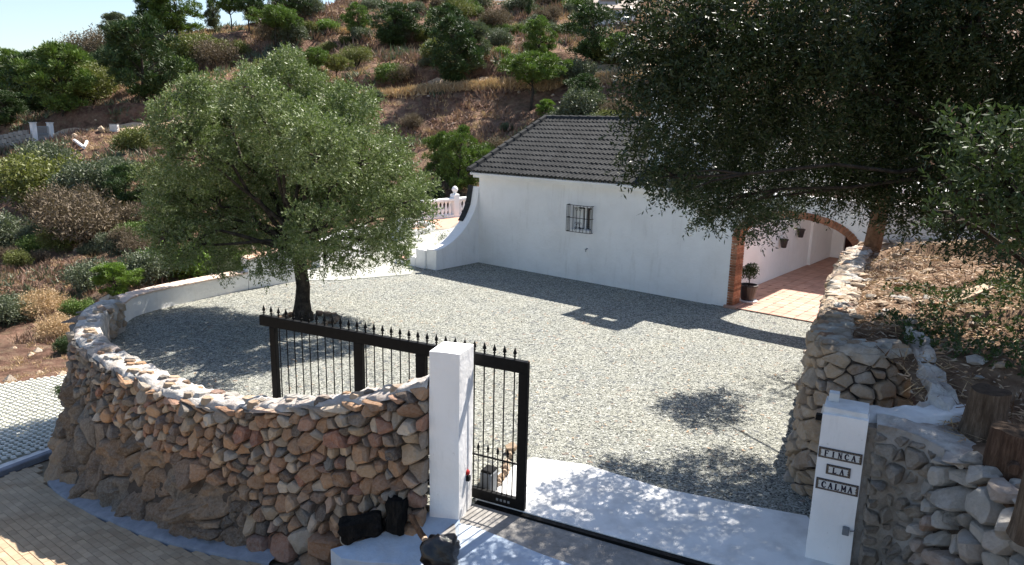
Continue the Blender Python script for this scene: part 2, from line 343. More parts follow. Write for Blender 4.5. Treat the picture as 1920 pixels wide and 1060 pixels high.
for i in range(U_N):
    for j in range(Y_N):
        Y = YS[j]; x = US[i] * Y
        w = min(1, max(0, (Y - 18) / 25)); 
        road = min(1, abs(Y - (75.5 - max(0, US[i]) * 20)) / 4)
        n1 = noise.fractal((x * .05, Y * .05, 3.1), 1, 2, 5) * 1.1 * w * road
        n2 = noise.fractal((x * .35, Y * .35, 9.1), .8, 2.1, 4) * (.12 + .45 * w * road)
        n3 = -abs(noise.noise((x * .13 + 3, Y * .04, 1.5))) * 1.3 * w * road
        TZ[i, j] += n1 + n2 + n3
def TH(x, y):
    u = min(max((x / y - US[0]) / (US[1] - US[0]), 0), U_N - 1.001); k = float(np.interp(y, YS, np.arange(Y_N)))
    k = min(k, Y_N - 1.001); i, j = int(u), int(k); a, b = u - i, k - j
    return float((TZ[i, j] * (1 - b) + TZ[i, j + 1] * b) * (1 - a) + (TZ[i + 1, j] * (1 - b) + TZ[i + 1, j + 1] * b) * a)
def hit(px, py):
    """where the line of sight through a photo pixel meets the hillside"""
    d = ray(px, py); d = d / d.y; Y = 18.0
    while Y < 250:
        z = CAMH + d.z * Y
        if z < TH(d.x * Y, Y): return Vector((d.x * Y, Y, TH(d.x * Y, Y)))
        Y += .25
    return None
V = np.stack([US[:, None] * YS[None], np.broadcast_to(YS, (U_N, Y_N)), TZ], -1).reshape(-1, 3)
I, J = np.meshgrid(np.arange(U_N - 1), np.arange(Y_N - 1), indexing='ij')
Q = np.stack([I * Y_N + J, (I + 1) * Y_N + J, (I + 1) * Y_N + J + 1, I * Y_N + J + 1], -1).reshape(-1, 4)
def hill_mat():
    m, nt, n, bs = _new('hill_earth')
    a = ramp(nt, nz(nt, .16, 6, .68), [(.075, .045, .032), (.20, .11, .078), (.31, .185, .125), (.41, .30, .20)], [.34, .45, .55, .66])
    b = ramp(nt, nz(nt, 1.1, 7, .75), [(.055, .04, .03), (.27, .155, .115), (.42, .31, .21)], [.40, .5, .62])
    c = mixc(nt, .5, a, b)
    v = vor(nt, 1.7); 
    c = mixc(nt, ramp(nt, v.outputs['Distance'], [(.75, .75, .75), (0, 0, 0)], [.12, .42]), c, mixc(nt, nz(nt, .6, 3), (.15, .12, .075), (.36, .26, .17)))
    nt.links.new(c, bs.inputs['Base Color']); bs.inputs['Roughness'].default_value = .97; bs.inputs['Specular IOR Level'].default_value = .1
    q = bump(nt, bs, nz(nt, .8, 9, .75), 1.0, .9); bump(nt, bs, nz(nt, 5, 6, .75), .8, .15, q)
    return m
M['hill'] = hill_mat()
ter = npmesh('terrain', V, Q, 'hill'); ter.data.polygons.foreach_set('use_smooth', [True] * len(ter.data.polygons)); tag(ter, kind='structure')
g = mesh('ground', [(-300, -120, -3.4), (300, -120, -3.4), (300, 16, -3.4), (-300, 16, -3.4)], [(0, 1, 2, 3)], 'hill'); tag(g, kind='structure')

# dirt roads cut in the hillside: thin strips following the ground
def strip(name, pts, wid, m, up=.12):
    v = []; f = []; pp = []
    for a, b in zip(pts[:-1], pts[1:]):
        for k in range(12): t = k / 12; pp.append((a[0] * (1 - t) + b[0] * t, a[1] * (1 - t) + b[1] * t))
    pp.append(pts[-1]); cols = 6
    for i, (px, y) in enumerate(pp):
        u = PY(px, 400, y).x / y
        for k in range(cols + 1):
            yy = y - wid / 2 + wid * k / cols + .35 * noise.noise((px * .02, k * 9.0, 5))* (1 if k in (0, cols) else 0); x = u * yy
            v.append((x, yy, max(TH(x, yy), TH(x, yy + .4)) + up * (1 if 0 < k < cols else -.6)))
    for i in range(len(pp) - 1):
        for k in range(cols): a = i * (cols + 1) + k; f.append((a, a + cols + 1, a + cols + 2, a + 1))
    o = mesh(name, v, f, m, smooth=True); return tag(o, kind='structure')
M['track'] = mat('dusty_track', [(.42, .30, .20), (.55, .42, .31)], 1.2, .95, .5, 6, .05)
strip('hillside_track', [(-60, 74), (200, 74), (330, 75), (480, 77), (720, 78), (960, 77), (1200, 72), (1215, 71.8)], 3.2, 'track')
strip('upper_track', [(440, 110), (480, 109.5), (620, 107.5), (720, 106.5)], 3, 'track')

# ================================================================== COURT
A_ = Vector((.775, -.633, 0)).normalized(); B_ = Vector((A_.y * -1, A_.x, 0))      # along the house wall / away from the court
HF = Vector((-1.11, 23.52, 0)); LW = 8.52; HN = HF + A_ * LW
def HW(t, s, z=0): return HF + A_ * t + B_ * s + Vector((0, 0, z))
court = [(-.9, 8.0), (-.45, 8.05), (3.5, 6.9), (4.2, 8.6), (6.5, 14.2), (8.6, 18.4), (8.6, 22.), (5, 28), (1.2, 33.9), (-5.0, 34.2), (-7.2, 25), (-5.9, 23.5), (-6.15, 20.3), (-7.1, 19.1), (-8.35, 17), (-8.75, 15.6), (-8.1, 13.2), (-7.1, 12.05), (-5.7, 10.75), (-4.7, 9.9), (-3.8, 9.4), (-3.1, 9.05), (-2.3, 8.75)]
g = MB().prism(court, -.28, 0).build('gravel_court', 'gravel'); tag(g, kind='structure')
# concrete path crossing behind the gravel and the raised landing in front of the house side
pth = [PZ(545, 527), PZ(640, 526), PZ(770, 515), HW(-1.2, -1.5), HW(0, 0), HW(0, 9), HW(-3.0, 11.2), HW(-6, 5), PZ(620, 480)]
g = MB().prism([(p.x, p.y) for p in pth], -.02, .012).build('concrete_path', 'path'); tag(g, kind='structure')

# ------------------------------------------------------------------ white parapet along the far left of the court
def wall_strip(name, pts, zt, zb, th, m, parent=None, side=1, bev=.03, zcut=None):
    """solid wall following plan points; zt = list of top heights"""
    P = [Vector((p[0], p[1], 0)) for p in pts]; n = len(P); N = []
    for i in range(n):
        d = (P[min(i + 1, n - 1)] - P[max(i - 1, 0)]).normalized(); N.append(Vector((-d.y, d.x, 0)) * side)
    v = []; f = []
    for i in range(n):
        a, b = P[i], P[i] + N[i] * th; zi = zt[i]
        v += [Vector((a.x, a.y, zb)), Vector((a.x, a.y, zi - bev)), a + N[i] * bev + Vector((0, 0, zi)), b - N[i] * bev + Vector((0, 0, zi)), Vector((b.x, b.y, zi - bev)), Vector((b.x, b.y, zb))]
    for i in range(n - 1):
        for k in range(5): q = i * 6 + k; f.append((q, q + 6, q + 7, q + 1) if side < 0 else (q, q + 1, q + 7, q + 6))
    f.append((0, 1, 2, 3, 4, 5) if side < 0 else (5, 4, 3, 2, 1, 0)); q = (n - 1) * 6
    f.append(tuple(q + k for k in ((5, 4, 3, 2, 1, 0) if side < 0 else (0, 1, 2, 3, 4, 5))))
    return mesh(name, v, f, m, parent)
def smooth_path(pts, n=10):
    out = []; P = [Vector((p[0], p[1], 0)) for p in pts]; P = [2 * P[0] - P[1]] + P + [2 * P[-1] - P[-2]]
    for i in range(1, len(P) - 2):
        for k in range(n):
            t = k / n; a, b, c, d = P[i - 1:i + 3]
            out.append(.5 * ((2 * b) + (c - a) * t + (2 * a - 5 * b + 4 * c - d) * t * t + (3 * b - a - 3 * c + d) * t ** 3))
    out.append(P[-2]); return out
par = empty('parapet_wall', (-8.3, 17, 0)); tag(par, 'low curved white rendered parapet with pale terracotta coping at the far left of the gravel', 'wall')
pp = smooth_path([(-8.42, 15.45), (-8.5, 16.1), (-8.28, 16.8), (-7.75, 17.8), (-6.98, 18.99)], 7)
zt = [.46 - .02 * i / len(pp) for i in range(len(pp))]
wall_strip('wall', pp, zt, -3.0, .34, 'white', par)
p2 = smooth_path([(-6.98, 18.99), (-6.5, 19.55), (-6.05, 20.1)], 4); p2[0] = p2[0] + Vector((.01, .012, 0))
wall_strip('raised_wall', p2, [.80 + .16 * i / len(p2) for i in range(len(p2))], -3.0, .34, 'white', par)
M['coping_pink'] = mat('pale_pink_coping', [(.62, .46, .37), (.74, .60, .50)], 5, .85, .3, 30, .01)
def coping(path, zt, seg, wid=.42, m='coping_pink', parent=par):
    L = [0.0]
    for a, b in zip(path[:-1], path[1:]): L.append(L[-1] + (b - a).length)
    k = 0; n = max(1, round(L[-1] / seg)); w = L[-1] / n
    for i in range(n):
        s0 = (i + .5) * w; x = float(np.interp(s0, L, [p.x for p in path])); y = float(np.interp(s0, L, [p.y for p in path])); z = float(np.interp(s0, L, zt))
        x1 = float(np.interp(s0 + .05, L, [p.x for p in path])); y1 = float(np.interp(s0 + .05, L, [p.y for p in path])); z1 = float(np.interp(s0 + .05, L, zt))
        d = Vector((x1 - x, y1 - y, z1 - z)).normalized(); nn = Vector((-d.y, d.x, 0)).normalized()
        MB().box(Vector((x, y, z + .015)) + nn * .17, (w - .008, wid, .035 + random.uniform(0, .004)), (d, nn, d.cross(nn)), bev=.008).build('coping_tile', m, parent)
coping(pp, zt, .4); coping(p2, [.80 + .16 * i / len(p2) for i in range(len(p2))], .3, .42, 'coping')
# second white wall further back behind the olive, beside the path
bw = empty('boundary_wall', (-5.4, 23, 0)); tag(bw, 'white boundary wall half hidden behind the olive tree beside the concrete path', 'wall')
bp = smooth_path([PZ(600, 503), PZ(640, 492), PZ(690, 480)], 5)
wall_strip('wall', bp, [.75 + .03 * i for i in range(len(bp))], -2.5, .3, 'white', bw)
# block with rough top + planter near the terrace
b3 = empty('garden_pier', PZ(755, 455)); tag(b3, 'stout white garden pier with rubble top behind the olive crown', 'pier')
c = PZ(752, 447); 
MB().box((c.x, c.y, .5), (.62, .5, 1.0), (A_, B_, Vector((0, 0, 1))), bev=.04).build('pier_body', 'white_rough', b3)
for i in range(7):
    q = Vector((c.x, c.y, 1.0)) + A_ * random.uniform(-.25, .25) + B_ * random.uniform(-.2, .2)
    MB().box(q + Vector((0, 0, .03)), (.16, .14, .09), (Vector((math.cos(i), math.sin(i), 0)), Vector((-math.sin(i), math.cos(i), 0)), Vector((0, 0, 1))), bev=.03).build('stone', 'brick', b3)

# terrace with balustrade
bal = empty('balustrade', PZ(810, 412)); tag(bal, 'pinkish white balustrade with turned balusters at the end of the terrace', 'balustrade')
b0, b1 = PZ(790, 414), PZ(884, 404); bd = (b1 - b0).normalized(); bn = Vector((-bd.y, bd.x, 0)); UZ = Vector((0, 0, 1)); bL = (b1 - b0).length
bm = lambda t, z: b0 + bd * t + Vector((0, 0, z))
MB().box(bm(bL / 2, .07), (bL, .26, .14), (bd, bn, UZ), bev=.02).build('base_rail', 'white', bal)
MB().box(bm(bL / 2, .86), (bL, .28, .12), (bd, bn, UZ), bev=.03).build('top_rail', 'white', bal)
prof = [(.085, 0), (.085, .04), (.05, .07), (.06, .12), (.085, .22), (.075, .30), (.045, .42), (.038, .52), (.06, .56), (.085, .60), (.085, .64)]
proto = MB().lathe((0, 0, 0), prof, 10).build('baluster', 'white', bal, smooth=True)
tP = (PZ(857, 408) - b0).dot(bd); first = True
for i in range(int(bL / .23)):
    t = .12 + i * .23
    if abs(t - tP) < .2: continue
    if first: proto.matrix_basis = Matrix.Translation(bm(t, .145)); first = False
    else: copyo(proto, bal, bm(t, .145), None, None, True)
MB().box(bm(tP, .55), (.34, .34, 1.1), (bd, bn, UZ), bev=.03).build('post', 'white', bal)
MB().lathe(bm(tP, 1.1), [(.1, 0), (.1, .04), (.06, .07), (.13, .14), (.15, .22), (.11, .31), (.03, .37)], 10).build('finial', 'white', bal, smooth=True)
g = MB().prism([(p.x, p.y) for p in (PZ(760, 432), PZ(842, 430), PZ(884, 402), PZ(770, 416))], .0, .02).build('terrace_floor', 'tile'); tag(g, kind='structure')
pl = empty('planter', PZ(780, 432)); tag(pl, 'low white stone edged planter bed between pier and balustrade', 'planter')
pe = [PZ(768, 444), PZ(800, 437), PZ(812, 430), PZ(796, 424), PZ(766, 430)]
for i in range(len(pe)):
    a, b = pe[i], pe[(i + 1) % len(pe)]; L = (b - a).length; n = max(2, int(L / .22)); d = (b - a).normalized()
    for k in range(n):
        q = a + d * (L * (k + .5) / n)
        MB().box((q.x, q.y, .11), (L / n * .93, .2, .22 + random.uniform(-.03, .03)), (d, Vector((-d.y, d.x, 0)), UZ), bev=.04).build('edging_stone', 'white_rough', pl)
# wall lets the far end of the house side path close in
# ================================================================== HOUSE
house = empty('house', HF); tag(house, 'white rendered single storey house with a dark tiled pitched roof', 'house')
def quadbox(name, t0, t1, s0, s1, z0, z1, m, parent):
    c = HW((t0 + t1) / 2, (s0 + s1) / 2, (z0 + z1) / 2)
    return MB().box(c, (t1 - t0, s1 - s0, z1 - z0), (A_, B_, UZ)).build(name, m, parent)
# front wall with the window opening  (t along the wall)
EZ = 2.93
def inv_wall(px, py):   # t,z on the plane of the front wall
    d = ray(px, py); o = Vector((0, 0, CAMH)); k = (HF - o).dot(B_) / d.dot(B_); p = o + d * k
    return (p - HF).dot(A_), p.z
tw0, zw1 = inv_wall(1070, 388); tw1, zw0 = inv_wall(1108, 434)
tw0, tw1 = tw0 + .05, tw1; zw0, zw1 = zw0 + .0, zw1 + .02
WS = 3.72; RZ = 4.62; rt = (RZ - EZ - .02) / (WS + .2)
mb = MB(); xs = [0, tw0, tw1, LW]; zs = [-.1, zw0, zw1, EZ]
for i in range(3):
    for j in range(3):
        if i == 1 and j == 1: continue
        a, b = HW(xs[i], 0, zs[j]), HW(xs[i + 1], 0, zs[j]); c_, d_ = HW(xs[i + 1], 0, zs[j + 1]), HW(xs[i], 0, zs[j + 1]); mb.add([a, b, c_, d_], [(0, 1, 2, 3)])
D = .28
for (a, b) in (((tw0, zw0), (tw1, zw0)), ((tw1, zw0), (tw1, zw1)), ((tw1, zw1), (tw0, zw1)), ((tw0, zw1), (tw0, zw0))):
    mb.add([HW(a[0], 0, a[1]), HW(b[0], 0, b[1]), HW(b[0], D, b[1]), HW(a[0], D, a[1])], [(0, 3, 2, 1)])
# left gable, back, right gable (polygons following the pitch)
mb.add([HW(0, 0, -.1), HW(0, 2 * WS, -.1), HW(0, 2 * WS, EZ), HW(0, WS, RZ - .12), HW(0, 0, EZ)], [(0, 4, 3, 2, 1)])
mb.add([HW(LW - .46, .4, -.1), HW(LW - .46, 2 * WS, -.1), HW(LW - .46, 2 * WS, EZ), HW(LW - .46, WS, RZ - .12), HW(LW - .46, .4, EZ + .1)], [(0, 1, 2, 3, 4)])
mb.add([HW(0, 2 * WS, -.1), HW(LW - .46, 2 * WS, -.1), HW(LW - .46, 2 * WS, EZ), HW(0, 2 * WS, EZ)], [(0, 1, 2, 3)])
mb.build('wall', 'white', house)
# window: dark pane, shutters half open, wrought grille
win = empty_w = MB().box(HW((tw0 + tw1) / 2, D, (zw0 + zw1) / 2), (tw1 - tw0, .02, zw1 - zw0), (A_, B_, UZ)).build('window', 'glass', house)
wm = (tw0 + tw1) / 2
for k, (x0, x1) in enumerate(((tw0, tw0 + .06), (tw1 - .06, tw1), (wm - .03, wm + .03))):
    MB().box(HW((x0 + x1) / 2, D - .035, (zw0 + zw1) / 2), (x1 - x0, .05, zw1 - zw0), (A_, B_, UZ)).build('frame', 'white', win)
for x0, x1 in ((tw0 + .06, wm - .05), (wm + .14, wm + .24)):
    MB().box(HW((x0 + x1) / 2, D - .07, (zw0 + zw1) / 2 - .02), (x1 - x0 - .02, .02, zw1 - zw0 - .1), (A_, B_, UZ)).build('curtain', 'white', win)
gr = empty('window_grille', HW(wm, -.1, zw0)); tag(gr, 'black wrought iron cage grille over the small window in the white wall', 'window grille')
ga, gb, gz0, gz1 = tw0 - .07, tw1 + .06, zw0 - .05, zw1 + .06
def bar(p, q, r, name='bar', parent=gr, m='iron', n=5): return MB().tube([p, q], r, n).build(name, m, parent)
for z in (gz0, (gz0 + gz1) / 2 + .02, gz1):
    w_ = [HW(ga, 0, z), HW(ga, -.16, z), HW(gb, -.16, z), HW(gb, 0, z)]
    MB().tube(w_, .009, 5).build('rail', 'iron', gr)
nb = 7
for i in range(nb + 1):
    t = ga + (gb - ga) * i / nb; bar(HW(t, -.16, gz0), HW(t, -.16, gz1), .008)
for i in range(2):
    for t in (ga, gb): bar(HW(t, -.05 - .05 * i, gz0), HW(t, -.05 - .05 * i, gz1), .008)
for k, (cz, s_) in enumerate(((gz1 - .12, 1), (gz0 + .14, -1), (gz0 + .24, 1))):
    for sd in (-1, 1):
        pts = [HW(wm + sd * (.015 + .05 * math.cos(a) * (1 - a / 9)) + sd * .05, -.165, cz + .055 * math.sin(a) * (1 - a / 9) * s_) for a in [j * .7 for j in range(9)]]
        MB().tube(pts, .006, 4).build('scroll', 'iron', gr)
for sd in (-1, 1):
    bar(HW(wm + sd * .12, -.165, gz0 + .04), HW(wm, -.165, gz0 + .3), .006, 'scroll')
# small wall spout
sp = MB().tube([HW(tw1 - .1, 0, .98), HW(tw1 - .1, -.09, .95), HW(tw1 - .08, -.1, .9)], .018, 6).build('wall_tap', 'grey_box'); tag(sp, 'tiny metal tap on the white wall below the grilled window', 'tap')

# roof: battens sheet under tiles, then every tile its own piece
rf = mesh('roof', [HW(-.22, -.2, EZ - .04), HW(LW + .1, -.2, EZ - .04), HW(LW + .1, WS, RZ - .06), HW(-.22, WS, RZ - .06), HW(LW + .1, 2 * WS + .2, EZ - .04), HW(-.22, 2 * WS + .2, EZ - .04),
                    HW(-.22, -.2, EZ - .1), HW(LW + .1, -.2, EZ - .1), HW(LW + .1, WS, RZ - .14), HW(-.22, WS, RZ - .14), HW(LW + .1, 2 * WS + .2, EZ - .1), HW(-.22, 2 * WS + .2, EZ - .1)],
          [(0, 1, 2, 3), (3, 2, 4, 5), (6, 9, 8, 7), (9, 11, 10, 8), (0, 6, 7, 1), (0, 3, 9, 6), (3, 5, 11, 9), (1, 7, 8, 2), (2, 8, 10, 4), (5, 4, 10, 11)], 'white', house)
SL = math.hypot(WS + .2, RZ - EZ + .0); sd_ = (HW(0, WS, RZ) - HW(0, -.2, EZ)).normalized(); nr = A_.cross(sd_).normalized()
NC, NR = 29, 13; tw_, tl_ = (LW + .25) / NC, SL / NR
def tile_mb(w, l, nw=2, seg=5):
    v = []; n = nw * seg
    for r, (y, dz) in enumerate(((-.035, .012), (-.035, .040), (l, .010))):
        for i in range(n + 1):
            x = -w / 2 + w * i / n; ph = (i / seg) % 1.0
            wz = .036 * (max(0, math.sin(math.pi * min(1, ph / .62))) if ph < .62 else -.12 * math.sin(math.pi * (ph - .62) / .38))
            v.append((x, y, wz + dz - (.03 if r == 0 else 0)))
    f = []
    for r in range(2):
        for i in range(n): a = r * (n + 1) + i; f.append((a, a + 1, a + n + 2, a + n + 1))
    return v, f
tv, tf = tile_mb(tw_ + .004, tl_)
tproto = mesh('roof_tile', tv, tf, 'roof', rf, smooth=False)
stf = MB(); firstT = True; cnt = 0
for c_ in range(NC):
    for r in range(NR):
        loc = HW(-.2 + (c_ + .5) * tw_, -.2, EZ + .02) + sd_ * (r * tl_) + nr * random.uniform(-.003, .003)
        if cnt < 299:
            o = tproto if firstT else copyo(tproto, rf); firstT = False; frame(o, A_, sd_, nr, loc); cnt += 1
        else: stf.add([loc + A_ * p[0] + sd_ * p[1] + nr * p[2] for p in tv], tf)
o = stf.build('roof_tile_field', 'roof', rf); tag(o, kind='stuff')
sb_ = (HW(0, 2 * WS + .2, EZ) - HW(0, WS, RZ)).normalized(); nb_ = (-A_).cross(-sb_) if False else sb_.cross(-A_).normalized()
stf = MB()
for c_ in range(NC):
    for r in range(NR):
        loc = HW(-.2 + (c_ + .5) * tw_, 2 * WS + .2, EZ + .02) - sb_ * (r * tl_)
        stf.add([loc - A_ * p[0] - sb_ * p[1] + (nb_ if nb_.z > 0 else -nb_) * p[2] for p in tv], tf)
o = stf.build('rear_tile_field', 'roof', rf); tag(o, kind='stuff')
n_ = 24; pr = [(-.13, .0), (-.09, .085), (-.02, .11), (.06, .10), (.12, .05), (.14, 0)]
def cap_tile(p, q, nn, up, name='ridge_tile', wd=1.0):
    d = (q - p).normalized(); L = (q - p).length; v = []; f = []
    for y, sc in ((-.02, 1.12), (L * .14, 1.12), (L * .16, 1.0), (L, .94)):
        for a, b in pr: v.append(p + d * y + nn * (a * sc * wd) + up * (b * sc))
    for r in range(3):
        for i in range(5): a = r * 6 + i; f.append((a, a + 1, a + 7, a + 6))
    f.append((0, 1, 2, 3, 4, 5)); return mesh(name, v, f, 'roof', rf)
for i in range(n_):
    p = HW(-.25 + (LW + .3) * i / n_, WS, RZ + .01); q = HW(-.25 + (LW + .3) * (i + 1) / n_, WS, RZ + .01); cap_tile(p, q, B_, UZ)
for i in range(11):
    p = HW(-.2, -.24, EZ + .03) + sd_ * (SL + .02) * (i / 11); q = HW(-.2, -.24, EZ + .03) + sd_ * (SL + .02) * ((i + 1) / 11)
    cap_tile(p, q, -A_, nr, 'verge_tile', .8)
# eaves cornice under the tiles
MB().box(HW(LW / 2 + .02, -.075, EZ - .12), (LW + .3, .15, .13), (A_, B_, UZ)).build('cornice', 'white', house)
# chimney behind the ridge: its shadow falls on the gravel
chm = MB()
chm.box(HW(6.47, .85, 3.9), (1.75, .24, 1.62), (A_, B_, UZ))
for t, w in ((5.79, .40), (6.40, .18), (7.09, .50)): chm.box(HW(t, .85, 4.98), (w, .22, .56), (A_, B_, UZ))
chm.box(HW(6.47, .85, 5.32), (1.82, .3, .14), (A_, B_, UZ))
chm.box(HW(6.65, .85, 5.47), (1.3, .26, .18), (A_, B_, UZ)); chm.box(HW(6.9, .85, 5.64), (.8, .24, .18), (A_, B_, UZ))
chm.build('chimney', 'white', house)
# the curved buttress wall running forward from the far corner
N = 16; v = []; f = []; TH_ = .42
pts = []
Lb = 1.92
for i in range(N + 1):
    s = i / N; z = .62 + (2.42 - .62) * (1 - math.sqrt(max(0, 1 - (s) ** 2.0))) ** .85 if s < 1 else 2.42
    pts.append((-(1 - s) * Lb, z))
pts[-1] = (-.0, 2.45)
for s, z in pts:
    for t in (-.42, 0.0): v += [HW(t, s, -.1), HW(t, s, z)]
for i in range(N):
    a = i * 4; f += [(a, a + 1, a + 5, a + 4), (a + 2, a + 6, a + 7, a + 3), (a + 1, a + 3, a + 7, a + 5)]
f += [(0, 2, 3, 1), (N * 4, N * 4 + 1, N * 4 + 3, N * 4 + 2)]
mesh('buttress', v, f, 'white', house)
mb = MB()   # dark drip edge on the topmost stretch
for i in range(4):
    s0, z0 = pts[-1 - i]; s1, z1 = pts[-2 - i]
    if i == 0: s0 = -.01
    d = (HW(-.21, s1, z1) - HW(-.21, s0, z0)); L = d.length; d.normalize()
    mb.box((HW(-.36, s0, z0) + HW(-.36, s1, z1)) / 2 + Vector((0, 0, .03)), (L * .98, .2, .035), (d, A_, d.cross(A_)))
mb.build('buttress_flashing', 'roof', house)
# step block and low planter beside the buttress
stp = empty('garden_steps', HW(-1.2, -1.4)); tag(stp, 'white stepped block with a red brick tread beside the curved buttress', 'steps')
s0b = -Lb
MB().box(HW(-.64, s0b + .2, .27), (.43, .5, .62), (A_, B_, UZ), bev=.02).build('upper_step', 'white', stp)
MB().box(HW(-1.07, s0b + .2, .13), (.42, .5, .36), (A_, B_, UZ), bev=.02).build('lower_step', 'white', stp)
MB().box(HW(-1.55, s0b + .24, .07), (.52, .6, .16), (A_, B_, UZ), bev=.01).build('bottom_step', 'white', stp)
for i in range(5): MB().box(HW(-1.36 + i * .0, s0b + .02 + i * .1, .22), (.1, .095, .1), (A_, B_, UZ), bev=.006).build('brick', 'brick', stp)
for i in range(4): MB().box(HW(-1.48 - i * .12, s0b + .27, .165), (.11, .5, .04), (A_, B_, UZ), bev=.006).build('tread_tile', 'tile', stp)

M['mortar_light'] = mat('pale_brick_mortar', [(.30, .24, .19), (.42, .35, .29)], 9, .95, .5)
# ---------------- arch wall, brick basket arch and covered passage
arch = empty('arched_wall', HN); tag(arch, 'white wall with a wide low brick arch opening onto the tiled patio', 'wall')
AT0, AT1 = LW + .12, LW + 2.82; AC = (AT0 + AT1) / 2; AR = (AT1 - AT0) / 2; SPZ, APZ = 1.78, 2.42; THK = .42
def arc(a, off=0): return AC - (AR + off) * math.cos(a), SPZ + (APZ - SPZ + off) * math.sin(a)
mb = MB(); NA = 36; TOPZ = 2.93; RB = .16
L0, L1 = LW - .10 + .1, LW + 9.0
for face in (0, THK):
    v = []; f = []
    for i in range(NA + 1):
        a = math.pi * i / NA; x, z = arc(a, RB); v += [HW(x, face, z), HW(x, face, TOPZ)]
    for i in range(NA): q = 2 * i; f.append((q, q + 2, q + 3, q + 1) if face == 0 else (q, q + 1, q + 3, q + 2))
    mb.add(v, f)
    for x0, x1 in ((L0, AT0 - RB), (AT1 + RB, L1)):
        if x1 - x0 > .01: mb.add([HW(x0, face, -.1), HW(x1, face, -.1), HW(x1, face, TOPZ), HW(x0, face, TOPZ)], [(0, 1, 2, 3) if face == 0 else (0, 3, 2, 1)])
mb.add([HW(L0, 0, TOPZ), HW(L1, 0, TOPZ), HW(L1, THK, TOPZ), HW(L0, THK, TOPZ)], [(0, 1, 2, 3)])
mb.build('wall', 'white', arch)
# the house wall ends flush at the first jamb: fill between house gable and jamb
MB().box(HW(LW - .23, .24, 1.42), (.46, .36, 3.0), (A_, B_, UZ)).build('jamb_return', 'white', arch)
for sd, x in ((1, AT0), (-1, AT1)):
    for i in range(26):
        z = .035 + i * .069; ww = RB + (.02 if i % 2 else 0)
        MB().box(HW(x - sd * (RB) / 2, THK / 2, z), (RB - .004, THK + .03 + (.012 if i % 2 else 0), .058), (A_, B_, UZ)).build('brick', 'brick', arch)
for i in range(40):
    a = math.pi * (i + .5) / 40; x, z = arc(a, RB / 2); x1, z1 = arc(a + .02, RB / 2)
    d = (HW(x1, 0, z1) - HW(x, 0, z)).normalized(); n2 = d.cross(B_); L = (Vector(arc(math.pi * (i + 1) / 40, RB / 2)) - Vector(arc(math.pi * i / 40, RB / 2))).length
    MB().box(HW(x, THK / 2, z), (L * .86, THK + .03 + random.uniform(0, .012), RB + random.uniform(0, .012)), (d, B_, n2)).build('brick', 'brick', arch)
mb = MB()
v = []; f = []
for i in range(NA + 1):
    a = math.pi * i / NA; x, z = arc(a, .012); x2, z2 = arc(a, RB - .0); 
    v += [HW(x, .004, z), HW(x, THK - .004, z), HW(x2, .004, z2), HW(x2, THK - .004, z2)]
for i in range(NA): q = 4 * i; f += [(q, q + 4, q + 5, q + 1), (q, q + 2, q + 6, q + 4), (q + 1, q + 5, q + 7, q + 3)]
mb.add(v, f)
for sd, x in ((1, AT0), (-1, AT1)): mb.box(HW(x - sd * (RB / 2 + .012), THK / 2, .9), (RB - .024, THK - .008, 1.8), (A_, B_, UZ))
mb.build('mortar', 'mortar_light', arch)
for sd, x in ((1, AT0),):
    MB().box(HW(x - .05, THK / 2, .03), (.34, THK + .14, .08), (A_, B_, UZ), bev=.01).build('base_tile', 'tile', arch)
# passage behind: end wall with dark doorway, flat roof, side wall beyond, grilled window and hanging pots
pas = empty('passage', HW(LW + 2, 9)); tag(pas, 'white walled covered passage with a dark doorway seen through the arch', 'passage')
ptx = LW - .455
PE = 9.6
d0, d1, dz = LW + .04, LW + 1.1, 2.0
mb = MB()
for (x0, x1, z0, z1) in ((ptx, d0, -.1, 2.9), (d1, LW + 5, -.1, 2.9), (d0, d1, dz, 2.9)):
    mb.box(HW((x0 + x1) / 2, PE + .1, (z0 + z1) / 2), (x1 - x0, .2, z1 - z0), (A_, B_, UZ))
mb.box(HW(ptx - .02, 8.5, 1.4), (.2, 2.2, 3.0), (A_, B_, UZ)); mb.box(HW(LW + 4.9, 8.3, 1.4), (.2, 2.6, 3.0), (A_, B_, UZ))
mb.build('wall', 'white', pas)
M['door'] = mat('dark_red_door', [(.035, .012, .010), (.06, .02, .016)], 6, .5, .3)
MB().box(HW((d0 + d1) / 2, PE + .16, dz / 2), (d1 - d0, .05, dz), (A_, B_, UZ)).build('door', 'door', pas)
MB().box(HW((ptx + LW + 5) / 2, 7.5, 2.82), (LW + 5.2 - ptx, 4.3, .12), (A_, B_, UZ)).build('roof', 'white', pas)
pw = MB().box(HW(ptx + .012, 6.3, 1.98), (.02, 1.2, .62), (A_, B_, UZ)).build('side_window', 'glass', pas)
for i in range(9): MB().tube([HW(ptx + .06, 5.72 + i * .145, 1.66), HW(ptx + .06, 5.72 + i * .145, 2.3)], .011, 5).build('grille_bar', 'iron', pw)
for z in (1.68, 2.28): MB().tube([HW(ptx + .06, 5.68, z), HW(ptx + .06, 6.92, z)], .012, 5).build('grille_rail', 'iron', pw)
def hang_pot(px, py, s, lab):
    d = ray(px, py); o = Vector((0, 0, CAMH)); pl_ = HW(ptx, 0, 0); k = (pl_ - o).dot(A_) / d.dot(A_); p = o + d * k + A_ * .13
    e = empty('hanging_pot', p); tag(e, lab, 'flower pot', 'pots on the passage wall')
    MB().lathe(p, [(.06, -.13), (.075, -.12), (.11, .1), (.125, .1), (.125, .14), (.1, .14), (.095, .1)], 12).build('pot_body', 'pot', e, smooth=False)
    MB().tube([p - A_ * .125 + Vector((0, 0, .12)), p - A_ * .02 + Vector((0, 0, .12))], .008, 5).build('bracket', 'iron', e)
